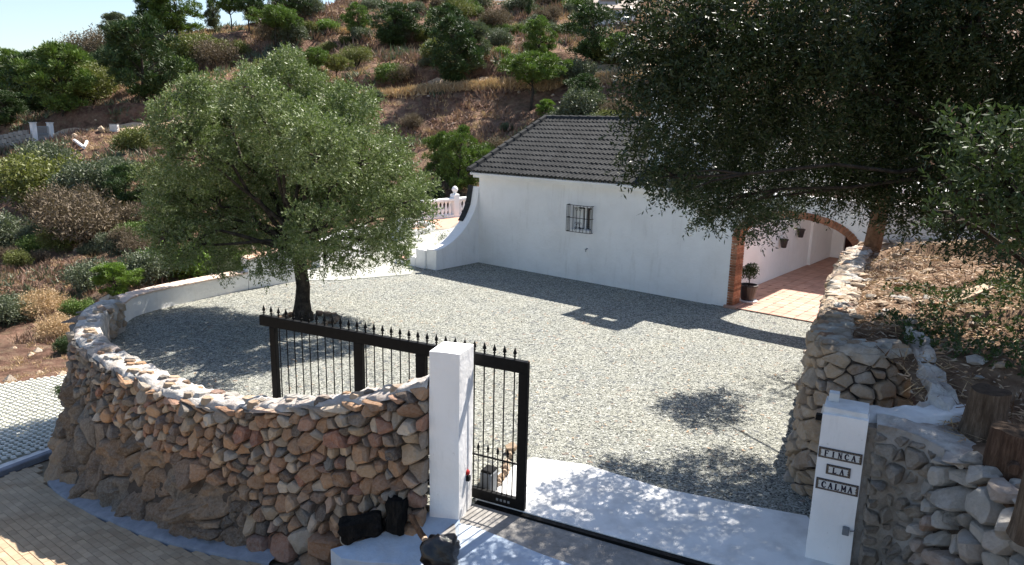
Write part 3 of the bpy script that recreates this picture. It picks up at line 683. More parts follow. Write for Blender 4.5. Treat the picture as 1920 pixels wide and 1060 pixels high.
hang_pot(1462, 456, 1, 'dark wall pot on the passage wall, lower left of the barred window')
hang_pot(1494, 437, 1, 'dark wall pot on the passage wall, close under the leaves and nearer the barred window')

# patio floor: single tiles, a dark inset at alternate corners
pf = MB().prism([(p.x, p.y) for p in (HW(ptx, -.0), HW(LW + 5, -.0), HW(LW + 5, PE), HW(ptx, PE))], -.05, .012).build('patio_floor', 'mortar'); tag(pf, kind='structure')
ts = .30; tc = MB().box((0, 0, 0), (ts - .008, ts - .008, .02), bev=.004); tproto = tc.build('tile', 'tile', pf)
iproto = MB().box((0, 0, 0), (.075, .075, .02), bev=.002).build('inset', 'tile_inset', pf)
fi = ft = True; stf = MB(); cnt = 0
Rm = Matrix((A_, B_, UZ)).transposed()
for j in range(32):
    for i in range(16):
        t, s = ptx + (i + .5) * ts, (j + .5) * ts
        if s > PE: continue
        if i < 11 and cnt < 299 and (i < 10 or j < 16):
            o = tproto if ft else copyo(tproto, pf); ft = False; cnt += 1
            frame(o, A_, B_, UZ, HW(t, s, .022 + random.uniform(-.001, .001)))
        else: stf.box(HW(t, s, .022), (ts - .008, ts - .008, .02), (A_, B_, UZ))
        if (i + j) % 2 == 0 and i < 10 and j < 12:
            o = iproto if fi else copyo(iproto, pf); fi = False
            frame(o, (A_ + B_).normalized(), (B_ - A_).normalized(), UZ, HW(t + ts / 2, s + ts / 2, .0245))
tag(stf.build('tile_field', 'tile', pf), kind='stuff')

# ================================================================== STONE WALLS
def voronoi(pts, wts, bounds, aniso):
    """power-diagram cells of weighted points clipped to bounds"""
    P = np.array(pts) * np.array([aniso, 1.0]); Wt = np.array(wts) ** 2; out = []
    x0, x1, y0, y1 = bounds; x0 *= aniso; x1 *= aniso
    for i in range(len(P)):
        d = P - P[i]; dist = np.hypot(d[:, 0], d[:, 1]); order = np.argsort(dist)[1:26]
        R = max(wts) * 3.2
        poly = [(max(x0, P[i][0] - R), max(y0, P[i][1] - R)), (min(x1, P[i][0] + R), max(y0, P[i][1] - R)), (min(x1, P[i][0] + R), min(y1, P[i][1] + R)), (max(x0, P[i][0] - R), min(y1, P[i][1] + R))]
        for j in order:
            D = dist[j]
            if D > 2 * R or D < 1e-6: continue
            n = d[j] / D; off = D / 2 + (Wt[i] - Wt[j]) / (2 * D); new = []
            for k in range(len(poly)):
                a, b = poly[k], poly[(k + 1) % len(poly)]
                da = (a[0] - P[i][0]) * n[0] + (a[1] - P[i][1]) * n[1] - off; db = (b[0] - P[i][0]) * n[0] + (b[1] - P[i][1]) * n[1] - off
                if da <= 0: new.append(a)
                if (da < 0) != (db < 0): t = da / (da - db); new.append((a[0] + (b[0] - a[0]) * t, a[1] + (b[1] - a[1]) * t))
            poly = new
            if len(poly) < 3: break
        out.append([(x / aniso, y) for x, y in poly] if len(poly) >= 3 else None)
    return out
def scatter(x0, x1, y0f, y1f, rf, rnd, tries=26000):
    pts = []; rr = []; cell = {}; cs = .25
    for _ in range(tries):
        x = rnd.uniform(x0, x1); a, b = y0f(x), y1f(x); y = rnd.uniform(a, b)
        r = rf(x, y) * rnd.choice((.72, .85, 1, 1.15, 1.45)); ok = True; cx, cy = int(x / cs), int(math.floor(y / cs))
        for ix in range(cx - 4, cx + 5):
            for iy in range(cy - 4, cy + 5):
                for k in cell.get((ix, iy), ()):
                    if math.hypot((pts[k][0] - x) * .78, pts[k][1] - y) < (r + rr[k]) * .86: ok = False; break
                if not ok: break
            if not ok: break
        if ok: cell.setdefault((cx, cy), []).append(len(pts)); pts.append((x, y)); rr.append(r)
    return pts, rr
def stone_face(parent, Wf, x0, x1, y0f, y1f, rf, m, depth=.09, seed=1, jit=.05, maxparts=300, gap=.018, tilt=.22, kind_m=None, rough=1.0, vis=None):
    """Wf(s, h, out) -> point on the wall face; builds one object per stone"""
    rnd = random.Random(seed); pts, rr = scatter(x0, x1, y0f, y1f, rf, rnd)
    ymin = min(y0f(x0 + (x1 - x0) * k / 30) for k in range(31)); ymax = max(y1f(x0 + (x1 - x0) * k / 30) for k in range(31))
    cells = voronoi(pts, rr, (x0 - .05, x1 + .05, ymin - .1, ymax + .15), .78)
    st = []
    for (cx, cy), r, poly in zip(pts, rr, cells):
        if not poly: continue
        gx = sum(p[0] for p in poly) / len(poly); gy = sum(p[1] for p in poly) / len(poly)
        top = min(y1f(gx), y1f(cx)) + rnd.uniform(-.03, .03)
        poly = [(max(x0 - .04, min(x1 + .04, x)), max(y0f(x) - .08, min(top, y1f(x) + .03, y))) for x, y in poly]
        gx = sum(p[0] for p in poly) / len(poly); gy = sum(p[1] for p in poly) / len(poly)
        # resample outline, round corners
        q = []
        for k in range(len(poly)):
            a, b = poly[k], poly[(k + 1) % len(poly)]; L = math.hypot(b[0] - a[0], b[1] - a[1])
            if L < .02: q.append(((a[0] + b[0]) / 2, (a[1] + b[1]) / 2)); continue
            c = rnd.uniform(.06, .24); q.append((a[0] + (b[0] - a[0]) * c, a[1] + (b[1] - a[1]) * c)); q.append((b[0] + (a[0] - b[0]) * c, b[1] + (a[1] - b[1]) * c))
        q = [(x + rnd.uniform(-.012, .012), y + rnd.uniform(-.012, .012)) for x, y in q]
        area = abs(sum(q[k][0] * q[(k + 1) % len(q)][1] - q[(k + 1) % len(q)][0] * q[k][1] for k in range(len(q)))) / 2
        if area < .002: continue
        sz = math.sqrt(area); g = gap * rnd.uniform(.7, 1.9) * (.4 if kind_m and kind_m(gx, gy, sz) == 'stone_rock' else 1); dp = depth * rnd.uniform(.55, 1.45) * min(1.5, (sz / .2) ** .6)
        rockish = bool(kind_m and kind_m(gx, gy, sz) == 'stone_rock')
        tx, ty = rnd.uniform(-tilt, tilt), rnd.uniform(-tilt * 1.3, tilt * .6)
        qx, qy = rnd.uniform(-.25, .25) * sz, rnd.uniform(-.2, .2) * sz
        v = []; n = len(q); seedv = 7.7 if (kind_m and kind_m(gx, gy, sz) == 'stone_rock') else rnd.uniform(0, 99)
        for sc, o in ((1.0, -.06), (1.0, dp * .30), (.93, dp * .74), (.70, dp * 1.0)):
            for (x, y) in q:
                dx, dy = x - gx, y - gy; L = math.hypot(dx, dy) or 1; k = max(.2, (L - g) / L) * sc
                X, Y = gx + dx * k + qx * (1 - sc), gy + dy * k + qy * (1 - sc); oo = o
                if o > 0: oo = o + (tx * dx + ty * dy) * (.5 + .5 * (o > dp * .5)) + rough * .22 * sz * noise.noise((X * 3.2 / max(sz * 4, .3) + seedv, Y * 3.2 / max(sz * 4, .3), o * 5)) * (o > dp * .5)
                v.append(Wf(X, Y, oo))
        v.append(Wf(gx + qx, gy + qy, dp * 1.04 + rnd.uniform(-.1, .1) * sz * .5))
        f = []
        for ring in range(3):
            for k in range(n): l = (k + 1) % n; f.append((ring * n + k, ring * n + l, (ring + 1) * n + l, (ring + 1) * n + k))
        for k in range(n): f.append((3 * n + k, 3 * n + (k + 1) % n, 4 * n))
        if rockish and sz > .13:   # craggy boulder: dense rings with ridged relief
            q2 = []
            for k in range(n):
                a, b = q[k], q[(k + 1) % n]; mm = max(1, int(math.hypot(b[0] - a[0], b[1] - a[1]) / .07))
                q2 += [(a[0] + (b[0] - a[0]) * i / mm, a[1] + (b[1] - a[1]) * i / mm) for i in range(mm)]
            n = len(q2); v = []; R5 = (1.0, 1.0, .95, .84, .68, .48, .25)
            for ri, sc in enumerate(R5):
                for (x, y) in q2:
                    dx, dy = x - gx, y - gy; L = math.hypot(dx, dy) or 1; k = max(.2, (L - g * 1.2) / L) * sc; X, Y = gx + dx * k, gy + dy * k
                    prof_ = (-.08, .02, .045, .06, .07, .075, .075)[ri]; rd_ = noise.fractal((X * 2.6, Y * 2.2, seedv), .85, 2.1, 5); cr = -abs(noise.noise((X * 3.5 + seedv, Y * 1.6, 3)))
                    v.append(Wf(X + .02 * noise.noise((X * 9, Y * 9, 1)), Y + .02 * noise.noise((X * 9, Y * 9, 7)), prof_ * (.6 + sz) + (tx * dx + ty * dy) * .4 + (.17 * rd_ + .16 * cr + .04) * (ri > 0)))
            v.append(Wf(gx, gy, .14 * (.6 + sz) + .17 * noise.fractal((gx * 2.6, gy * 2.2, seedv), .85, 2.1, 5)))
            f = [(r_ * n + k, r_ * n + (k + 1) % n, (r_ + 1) * n + (k + 1) % n, (r_ + 1) * n + k) for r_ in range(6) for k in range(n)] + [(6 * n + k, 6 * n + (k + 1) % n, 7 * n) for k in range(n)]
        st.append((area * (vis(gx, gy) if vis else 1), v, f, rnd.random(), kind_m(gx, gy, sz) if kind_m else m))
    st.sort(key=lambda a: -a[0])
    for k, (a, v, f, tone, mm) in enumerate(st[:maxparts]):
        mesh('stone', v, f, mm, parent, tone=tone, smooth=True)
        me = C.objects[-1].data if False else None
    rest = {}
    for a, v, f, tone, mm in st[maxparts:]:
        R = rest.setdefault(mm, (MB(), [])); R[0].add(v, f); R[1].extend([tone] * len(v))
    for mm, (mb, tn) in rest.items():
        o = mb.build('small_stones', mm, parent, smooth=True, tone=tn); tag(o, kind='stuff')
    return len(st)
def sharp(parent, ang=16):
    for o in parent.children:
        if o.type == 'MESH' and o.name.startswith(('stone', 'small_stones')):
            try: o.data.set_sharp_from_angle(angle=R_(ang))
            except Exception: pass
class Path:
    def __init__(s, pts, n=10):
        s.p = smooth_path(pts, n); s.L = [0.0]
        for a, b in zip(s.p[:-1], s.p[1:]): s.L.append(s.L[-1] + (b - a).length)
        s.len = s.L[-1]; s.x = [p.x for p in s.p]; s.y = [p.y for p in s.p]
    def at(s, t):
        if t < 0: d = (s.p[1] - s.p[0]).normalized(); q = s.p[0] + d * t; return q
        if t > s.len: d = (s.p[-1] - s.p[-2]).normalized(); return s.p[-1] + d * (t - s.len)
        return Vector((float(np.interp(t, s.L, s.x)), float(np.interp(t, s.L, s.y)), 0))
    def nrm(s, t, side):
        d = (s.at(t + .12) - s.at(t - .12)).normalized(); return Vector((-d.y, d.x, 0)) * side
    def near(s, p):   # arc length nearest to a point
        k = min(range(len(s.p)), key=lambda i: (s.p[i] - Vector((p[0], p[1], 0))).length); return s.L[k]
def wall_core(parent, Wf, x0, x1, y0f, y1f, m='mortar', nx=90, ny=16):
    v = []; f = []
    for i in range(nx + 1):
        x = x0 + (x1 - x0) * i / nx
        for j in range(ny + 1):
            y = y0f(x) - .05 + (y1f(x) - .02 - y0f(x) + .05) * j / ny
            v.append(Wf(x, y, -.012 + .02 * noise.noise((x * 6, y * 6, 2))))
    for i in range(nx):
        for j in range(ny): a = i * (ny + 1) + j; f.append((a, a + ny + 1, a + ny + 2, a + 1))
    return mesh('wall_core', v, f, m, parent, smooth=True)
def cap_top(parent, path, side, wid, zf, x0, x1, m='cap', rise=.05, seed=0, name='lime_cap', back=.6, step=.045):
    """rough mortared top of a rubble wall, inward from the outer edge"""
    v = []; f = []; nx = int((x1 - x0) / step); ny = 12
    for i in range(nx + 1):
        s = x0 + (x1 - x0) * i / nx; p = path.at(s); n = path.nrm(s, side); z = zf(s)
        for j in range(ny + 1):
            k = -.03 + (wid + .03) * j / ny
            k += .05 * noise.noise((s * 3.1, j * .3, seed)) if j in (0, ny) else 0
            d = noise.cell((s * 5 + .8 * noise.noise((s * 3, k * 3, 1)), k * 6 + noise.noise((s * 3, k * 3, 4)), seed)) if hasattr(noise, 'cell') else 0
            h = rise * (.4 + .6 * math.sin(math.pi * min(1, max(0, j / ny)))) + .035 * noise.fractal((s * 4, k * 5, seed + 2), .9, 2, 4) + .02 * d
            if j == 0: h = -.05
            if j == ny: h = -.04
            v.append(p - n * k + Vector((0, 0, z + h)))
        v.append(p - n * (wid + .01) + Vector((0, 0, z - back)))
    w = ny + 2
    for i in range(nx):
        for j in range(ny + 1): a = i * w + j; f.append((a, a + w, a + w + 1, a + 1) if side < 0 else (a, a + 1, a + w + 1, a + w))
    return mesh(name, v, f, m, parent, smooth=True)

# ---- big curved retaining wall on the left
LWP = Path([(-.93, 7.80), (-1.25, 7.93), (-1.62, 8.14), (-2.34, 8.50), (-3.10, 8.86), (-3.85, 9.22), (-4.68, 9.72), (-5.65, 10.45), (-6.42, 11.08), (-7.12, 11.78), (-7.75, 12.55), (-8.30, 13.6), (-8.56, 14.3), (-8.62, 14.95)], 8)
_zs = [LWP.near(p) for p in ((-.9, 7.83), (-1.25, 7.95), (-1.6, 8.15), (-2.34, 8.57), (-3.1, 8.85), (-3.79, 9.18), (-4.64, 9.65))]
def LZ(s): return float(np.interp(s, _zs + [13], [1.62, 1.45, 1.28, 1.03, .84, .70, .64, .60]))
def road_z(x, y): return -1.85 + .13 * ((x + 8.2) * .757 - (y - 12.4) * .654)
def LB(s):
    p = LWP.at(s); r = road_z(p.x, p.y) - .1
    return float(np.interp(s, [0, .5, 1.0, 2.2], [-.3, -.7, -1.2, -1.3])) if s < 2.2 else min(-1.3, r)
def LW_(s, h, o):
    p = LWP.at(s); n = LWP.nrm(s, 1); z0 = LZ(s)
    bat = .10 * max(0, z0 - h) + .16 * max(0, (z0 - 1.0) - h) ** 1.3
    if s < 3: bat *= .6 + .4 * max(0, s) / 3
    return p + n * (bat + o) + Vector((0, 0, h))
if LWP.nrm(3, 1).dot(Vector((-.4, -.9, 0))) < 0: print('LEFT WALL NORMAL FLIPPED')
lw = empty('stone_wall', (-5, 10.2, -1.5)); tag(lw, 'long curved rubble stone retaining wall sweeping from the gate pillar to the far left', 'wall')
LEND = LWP.len
def _lr(s, h):
    k = (LZ(s) - h)
    base = .078
    if s > 3.2: base = .076 + .26 * min(1, max(0, (k - .8) / .6))
    if s < 3.0 and k > 1.6: base = .15
    return base
wall_core(lw, LW_, -.02, LEND, LB, LZ, nx=120)
n = stone_face(lw, LW_, 0, LEND, LB, lambda s: LZ(s) - .01, _lr, 'stone_warm', depth=.085, seed=5, gap=.011, tilt=.34, rough=1.5,
           kind_m=lambda s, h, z: 'stone_rock' if (s > 2.6 and LZ(s) - h > 1.0 + .18 * math.sin(s * 2.1)) else 'stone_dark' if s > 4.5 + 4 * ((math.sin(s * 91.7 + h * 57.3) * 43.7) % 1) else 'stone_warm',
           vis=lambda s, h: 1.0 / (LWP.at(s).length / 8) ** 2 if s < 11 else .05)
print('left wall stones', n)
sharp(lw)
cap_top(lw, LWP, 1, .44, LZ, -.02, LEND, seed=3, back=1.0)
# stones set on the top edge
rnd = random.Random(4); s = .2
while s < LEND - .2:
    w = rnd.uniform(.12, .26); p = LWP.at(s) - LWP.nrm(s, 1) * rnd.uniform(.05, .33); z = LZ(s)
    v = []; nn = 7
    for sc, hh in ((1, -.06), (1, .03), (.75, .075)):
        for k in range(nn):
            a = 2 * math.pi * k / nn + .2; r = w * .5 * (1 + .25 * noise.noise((s * 7, k * 2.1, 1))) * sc; v.append(p + Vector((r * math.cos(a), r * .75 * math.sin(a), z + hh + rnd.uniform(-.006, .006))))
    f = [(r * nn + k, r * nn + (k + 1) % nn, (r + 1) * nn + (k + 1) % nn, (r + 1) * nn + k) for r in range(2) for k in range(nn)] + [tuple(2 * nn + k for k in range(nn))]
    if rnd.random() < .8: mesh('cap_stone', v, f, rnd.choice(('stone_pale', 'stone_pale', 'stone_buff', 'stone_warm')), lw, tone=rnd.random())
    s += w * rnd.uniform(.4, .9)
# end knob of rubble where the stone wall meets the parapet
kn = PZ(222, 607); 
for i in range(9):
    v = []; c = Vector((kn.x - .12 + rnd.uniform(-.12, .12), kn.y + rnd.uniform(-.12, .12), .1 + .5 * (i / 9)))
    for k in range(16):
        d = Vector((rnd.gauss(0, 1), rnd.gauss(0, 1), rnd.gauss(0, 1))).normalized() * rnd.uniform(.11, .17); v.append(c + d)
    import bmesh
    b = bmesh.new(); [b.verts.new(p) for p in v]; bmesh.ops.convex_hull(b, input=b.verts); me = bpy.data.meshes.new('end_stone'); b.to_mesh(me); b.free()
    me.materials.append(M['stone_buff']); a = me.attributes.new('tone', 'FLOAT', 'POINT'); a.data.foreach_set('value', [rnd.random()] * len(me.vertices))
    o = bpy.data.objects.new('end_stone', me); C.objects.link(o); setp(o, lw)

def _later(): pass
def hull_rock(name, c, r, m, seed, parent=None, n=22, tone=None, squash=(1, 1, 1)):
    rd = random.Random(seed); b = bmesh.new()
    for k in range(n):
        d = Vector((rd.gauss(0, 1), rd.gauss(0, 1), rd.gauss(0, 1))).normalized() * r * rd.uniform(.82, 1.08)
        b.verts.new(Vector(c) + Vector((d.x * squash[0], d.y * squash[1], d.z * squash[2])))
    bmesh.ops.convex_hull(b, input=b.verts)
    me = bpy.data.meshes.new(name)
    loose = [v for v in b.verts if not v.link_faces]; bmesh.ops.delete(b, geom=loose, context='VERTS')
    b.to_mesh(me); b.free()
    me.materials.append(M[m]); a = me.attributes.new('tone', 'FLOAT', 'POINT'); a.data.foreach_set('value', [rd.random() if tone is None else tone] * len(me.vertices))
    o = bpy.data.objects.new(name, me); C.objects.link(o); setp(o, parent); return o

rd_ = random.Random(66)
for i in range(26):
    s = LEND - rd_.uniform(0, .85); p = LWP.at(s) - LWP.nrm(s, 1) * rd_.uniform(.40, .47); hull_rock('end_stone', (p.x, p.y, rd_.uniform(.04, .58)), rd_.uniform(.07, .13), 'stone_buff', 700 + i, lw, 16)
for i in range(10):
    p = LWP.at(LEND + .02) - LWP.nrm(LEND, 1) * rd_.uniform(.1, .45); hull_rock('end_stone', (p.x, p.y, rd_.uniform(.2, .6)), rd_.uniform(.08, .13), 'stone_buff', 760 + i, lw, 16)
# ---- right retaining wall, runs away from the gate along the gravel and bends before the house
RWP = Path([(4.75, 8.35), (4.25, 8.28), (3.86, 8.50), (3.92, 9.1), (4.45, 10.2), (5.05, 11.45), (5.65, 12.7), (6.30, 13.95), (6.85, 15.0), (7.35, 15.62), (8.1, 15.85), (9.6, 15.2), (11.0, 14.3)], 8)
def RZ_(s): return float(np.interp(s, [0, 1.0, 6.5, 8.5, 12], [1.95, 1.92, 1.92, 2.0, 2.35]))
def RW_(s, h, o):
    p = RWP.at(s); n = RWP.nrm(s, 1)
    if n.dot(Vector((-.9, .2, 0))) < 0 and 2 < s < 6: n = -n
    return p + n * (.07 * (RZ_(s) - h) + o) + Vector((0, 0, h))
rw = empty('stone_wall', (4.5, 11, 0)); tag(rw, 'tall buff rubble retaining wall along the right side of the gravel below the dry slope', 'wall')
sgn = 1 if RWP.nrm(4, 1).x < 0 else -1
def RWs(s, h, o):
    p = RWP.at(s); n = RWP.nrm(s, sgn); return p + n * (.07 * (RZ_(s) - h) + o) + Vector((0, 0, h))
wall_core(rw, RWs, 0, RWP.len, lambda s: -.1, RZ_, nx=90)
stone_face(rw, RWs, 0, RWP.len, lambda s: -.05, lambda s: RZ_(s) - .01, lambda s, h: .085, 'stone_buff', depth=.055, seed=9, gap=.012, tilt=.3, rough=1.3, vis=lambda s, h: 1 if s < 8 else .05, maxparts=260)
sharp(rw)
cap_top(rw, RWP, sgn, .44, RZ_, 0, RWP.len, seed=8, m='cap_tan', rise=.04)
rnd = random.Random(14); s = .1
while s < 10:
    p = RWP.at(s) - RWP.nrm(s, sgn) * rnd.uniform(.03, .42); hull_rock('cap_stone', (p.x, p.y, RZ_(s) + .03), rnd.uniform(.06, .13), rnd.choice(('stone_buff', 'stone_pale', 'stone_warm')), int(s * 100), rw, 14, squash=(1.2, 1, .45)); s += rnd.uniform(.06, .16)
# ---- near right wall beyond the plaque pillar, big pale boulders
NWP = Path([(3.68, 6.90), (3.92, 6.78), (4.10, 6.45), (4.14, 5.9), (4.15, 5.3), (4.15, 4.6), (4.16, 3.6)], 8)
sg2 = 1 if NWP.nrm(2, 1).x < 0 else -1
def NZ(s): return float(np.interp(s, [0, .6, 1.0, 2, 4], [1.66, 1.62, 1.58, 1.58, 1.6]))
def NW_(s, h, o):
    p = NWP.at(s); n = NWP.nrm(s, sg2); return p + n * (.10 * (NZ(s) - h) + o) + Vector((0, 0, h))
nw = empty('stone_wall', (4, 6, 0)); tag(nw, 'near dry stone wall of big pale boulders to the right of the plaque pillar', 'wall')
M['mortar_grey'] = mat('grey_brown_mortar', [(.22, .19, .155), (.40, .36, .31)], 7, .95, 1.0, 24, .04, big=(2.2, (.50, .49, .48), .6))
wall_core(nw, lambda s, h, o: NW_(s, h, o + (.062 if s < .6 else .062 - .08 * min(1, (s - .6) / .3)) + .02 * noise.noise((s * 5, h * 5, 1))), 0, .72, lambda s: -.5, NZ, nx=20, m='mortar_grey')
wall_core(nw, lambda s, h, o: NW_(s, h, o - .01), .70, NWP.len, lambda s: -.5, NZ, nx=50, m='mortar')
stone_face(nw, NW_, 0, NWP.len, lambda s: -.45, lambda s: NZ(s) + (.03 if s > .8 else -.08), lambda s, h: .12 if s > .75 else .10, 'stone_pale', depth=.12, seed=21, tilt=.4, gap=.02, maxparts=220, kind_m=lambda s, h, z: 'stone_pale' if s > .7 else 'stone_mort', rough=1.4) if False else None
M['stone_mort'] = stone_mat('smeared_stone', [(.28, .235, .19), (.36, .31, .25), (.25, .21, .175), (.42, .38, .33)], blotch=(.16, .13, .10), dark=.6)
stone_face(nw, NW_, 0, NWP.len, lambda s: -.45, lambda s: NZ(s) + (.04 if s > .8 else -.08), lambda s, h: .105 if s > .75 else .085, 'stone_pale', depth=.12, seed=21, tilt=.5, gap=.016, maxparts=260,
           kind_m=lambda s, h, z: 'stone_pale' if s > .62 else 'stone_mort', rough=1.5)
sharp(nw, 16)
# whitewashed ledge on top of the pillar wall leading back to the retaining wall
ldg = empty('whitewashed_ledge', (3.9, 7.2, 1.6)); tag(ldg, 'rough whitewashed ledge on top of the wall behind the plaque pillar', 'ledge')
v = []; f = []; lp = Path([(3.30, 7.16), (3.75, 7.16), (4.2, 7.13), (4.55, 7.2), (4.85, 7.4)], 6); nx = 40; ny = 9
for i in range(nx + 1):
    s = lp.len * i / nx; p = lp.at(s); n = lp.nrm(s, 1)
    for j in range(ny + 1):
        k = -.16 + .34 * j / ny
        z = 1.66 + .012 * s + (.03 * noise.fractal((s * 4, k * 6, 1), .9, 2, 4)) - (.12 if j in (0, ny) else 0)
        v.append(p + n * (k + .03 * noise.noise((s * 3, j, 2))) + Vector((0, 0, z)))
for i in range(nx):
    for j in range(ny): a = i * (ny + 1) + j; f.append((a, a + ny + 1, a + ny + 2, a + 1))
mesh('ledge_top', v, f, 'white_rough', ldg, smooth=True)
MB().prism([(3.31, 7.0), (3.62, 6.9), (4.1, 6.6), (5.2, 6.9), (5.2, 7.5), (4.0, 7.34), (3.32, 7.32)], -.3, 1.585).build('ledge_body', 'mortar_grey', ldg)
# whitewashed runnel climbing from the ledge along the foot of the slope
v = []; f = []; rp_ = Path([PZ(1745, 775, 1.66), PZ(1770, 730, 1.80), PZ(1755, 690, 1.93), PZ(1735, 655, 2.0), PZ(1712, 620, 2.02)], 6); nx = 36
for i in range(nx + 1):
    s = rp_.len * i / nx; p = rp_.at(s); n = rp_.nrm(s, 1); wdt = .17 - .07 * (i / nx); zz = float(np.interp(i / nx, [0, .35, .7, 1], [1.66, 1.86, 2.03, 2.06]))
    for j in range(9):
        k = (j / 8 - .5) * 2 * wdt; v.append(p + n * (k + .05 * noise.noise((s * 4, j, 3))) + Vector((0, 0, zz + .075 * noise.fractal((s * 5, k * 7, 4), .9, 2, 4) - .03 - (.1 if j in (0, 8) else 0))))
for i in range(nx):
    for j in range(8): a = i * 9 + j; f.append((a, a + 9, a + 10, a + 1))
mesh('runnel', v, f, 'cap', ldg)
cap_top(nw, NWP, sg2, .42, lambda s: NZ(s) - .03, 0, .95, seed=18, m='cap', rise=.02)
cap_top(nw, NWP, sg2, .5, lambda s: NZ(s) - .06, .95, NWP.len, seed=19, m='soil', rise=.02)
rnd = random.Random(15); s = .85
while s < 2.6:
    p = NWP.at(s) - NWP.nrm(s, sg2) * rnd.uniform(.0, .34); hull_rock('cap_stone', (p.x, p.y, NZ(s) + .01), rnd.uniform(.06, .12), 'stone_pale', int(s * 100) + 7, nw, 16, squash=(1.1, 1, .7)); s += rnd.uniform(.04, .1)

# ---- terrace ground behind the right walls
def inward(p):
    k = min(range(len(RWP.p)), key=lambda i: (RWP.p[i] - p).length); s = RWP.L[k]; n = RWP.nrm(s, sgn); return -(p - RWP.p[k]).dot(n), s
def terr_z(x, y):
    p = Vector((x, y, 0)); d, s = inward(p)
    if y < 8.35:
        near = 1.52 + .18 * max(0, x - 4.3) + .02 * max(0, y - 6)
        far = 1.9 + .12 * max(0, x - 4.6); k = min(1, max(0, (y - 7.3) / 1.0)); z = near * (1 - k) + far * k
    else: z = RZ_(s) - .06 + .17 * max(0, d - .4) - .02 * max(0, y - 13)
    return z + .05 * noise.fractal((x * 1.3, y * 1.3, 3), .9, 2, 4)
v = []; f = []; nx, ny = 110, 130
def tleft(y):
    if y < 6.9: return 4.22
    if y < 8.1: return 4.22 + (4.55 - 4.22) * (y - 6.9) / 1.2
    if y < 8.6: return 4.55 + (4.2 - 4.55) * (y - 8.1) / .5
    best = min((q for q in RWP.p if q.y > 8.4 and q.x < 7.6), key=lambda q: abs(q.y - y)); return best.x + .25 if y < 15.3 else 6.95 + .0
for j in range(ny + 1):
    y = 2.5 + 13.0 * j / ny; xl = tleft(y)
    for i in range(nx + 1):
        k = i / nx; x = xl + (17 - xl) * k ** 1.5; v.append((x, y, terr_z(x, y)))
for j in range(ny):
    for i in range(nx): a = j * (nx + 1) + i; f.append((a, a + 1, a + nx + 2, a + nx + 1))
n0 = len(v)
tg = mesh('terrace_ground', v, f, 'soil', smooth=True); tag(tg, kind='structure')

# ================================================================== ROAD, KERB, DRIVE
ux = Vector((.757, -.654, .13)).normalized(); uy = Vector((.654, .757, 0)).normalized(); uz = ux.cross(uy).normalized()
def RD(x, y, up=0): return Vector((x, y, road_z(x, y) + up))
kA, kB = PZ(0, 893, -1.93), PZ(112, 850, -1.93)
_d = (kB - kA).normalized(); kA2 = kA - _d * 8; kB2 = kB + _d * 1.2
rdp = [(kA2.x, kA2.y), (kB2.x, kB2.y), (-8.0, 13.2), (-5.2, 10.9), (-3.2, 9.3), (-1.4, 8.5), (-1.4, 6.0), (1, 3.0), (1, -6), (-14, -6)]
rb = mesh('road', [RD(x, y, -.035) for x, y in rdp], [tuple(range(len(rdp) - 1, -1, -1))], 'paver_base'); tag(rb, kind='structure')
pv = MB().box((0, 0, 0), (.194, .096, .05), bev=.004); pproto = pv.build('paver', 'paver', rb); pproto.hide_render = False
first = True; cells = []
org = RD(-7.6, 11.2)
for j in range(-70, 70):
    for i in range(-40, 40):
        p = org + ux * (i * .2 + (.1 if j % 2 else 0)) + uy * (j * .1)
        if p.x > -1.6: continue
        d = p - Vector((0, 0, CAMH)); 
        kk = (p - kA).x * -_d.y + (p - kA).y * _d.x
        if kk > -.12: continue
        s = LWP.near((p.x, p.y)); q = LW_(s, road_z(p.x, p.y), .22); nn = LWP.nrm(s, 1)
        if (p - q).dot(nn) < .02: continue
        fx = d.dot(CR) / d.dot(_F) * FPX + CX; fy = CY - d.dot(CU) / d.dot(_F) * FPX
        if fx < -350 or fy > 1250 or fx > 900: continue
        vis_ = 1 if (0 < fx < 700 and fy < 1070) else 0
        cells.append((-vis_, d.length, p))
cells.sort(key=lambda a: (a[0], a[1])); stf = MB()
for k, (_, _, p) in enumerate(cells):
    up = random.uniform(-.0025, .0025)
    if k < 299:
        o = pproto if first else copyo(pproto, rb); first = False; frame(o, ux, uy, uz, p + uz * (-.02 + up))
    else: stf.box(p + uz * (-.02 + up), (.194, .096, .05), (ux, uy, uz))
print('pavers', len(cells)); tag(stf.build('paver_field', 'paver', rb), kind='stuff')
# whitewashed kerb strip at the wall foot
kb = []; f = []
for i in range(60):
    s = 2.0 + (LEND - 3.2 - 2.0) * i / 59; p = LW_(s, road_z(*LWP.at(s).xy), 0.02); n = LWP.nrm(s, 1); wv = .11 + .03 * noise.noise((s * 2, 0, 0))
    a = p - n * .35; p = LW_(s, road_z(*LWP.at(s).xy), 0.17); b = p + n * (wv - .03); z = road_z(b.x, b.y) + .045
    for q, zz in ((a, z + .05), (b - n * .02, z), (b, z - .015), (b + n * .002, z - .12)): kb.append((q.x, q.y, zz + .012 * noise.noise((s * 6, zz, 1))))
for i in range(59):
    for j in range(3): a = i * 4 + j; f.append((a, a + 1, a + 5, a + 4))
M['kerb'] = mat('kerb_concrete', [(.19, .20, .23), (.30, .315, .35)], 5, .9, .6, 20, .02)
ks = mesh('kerb', kb, f, 'kerb', smooth=True); tag(ks, kind='structure')
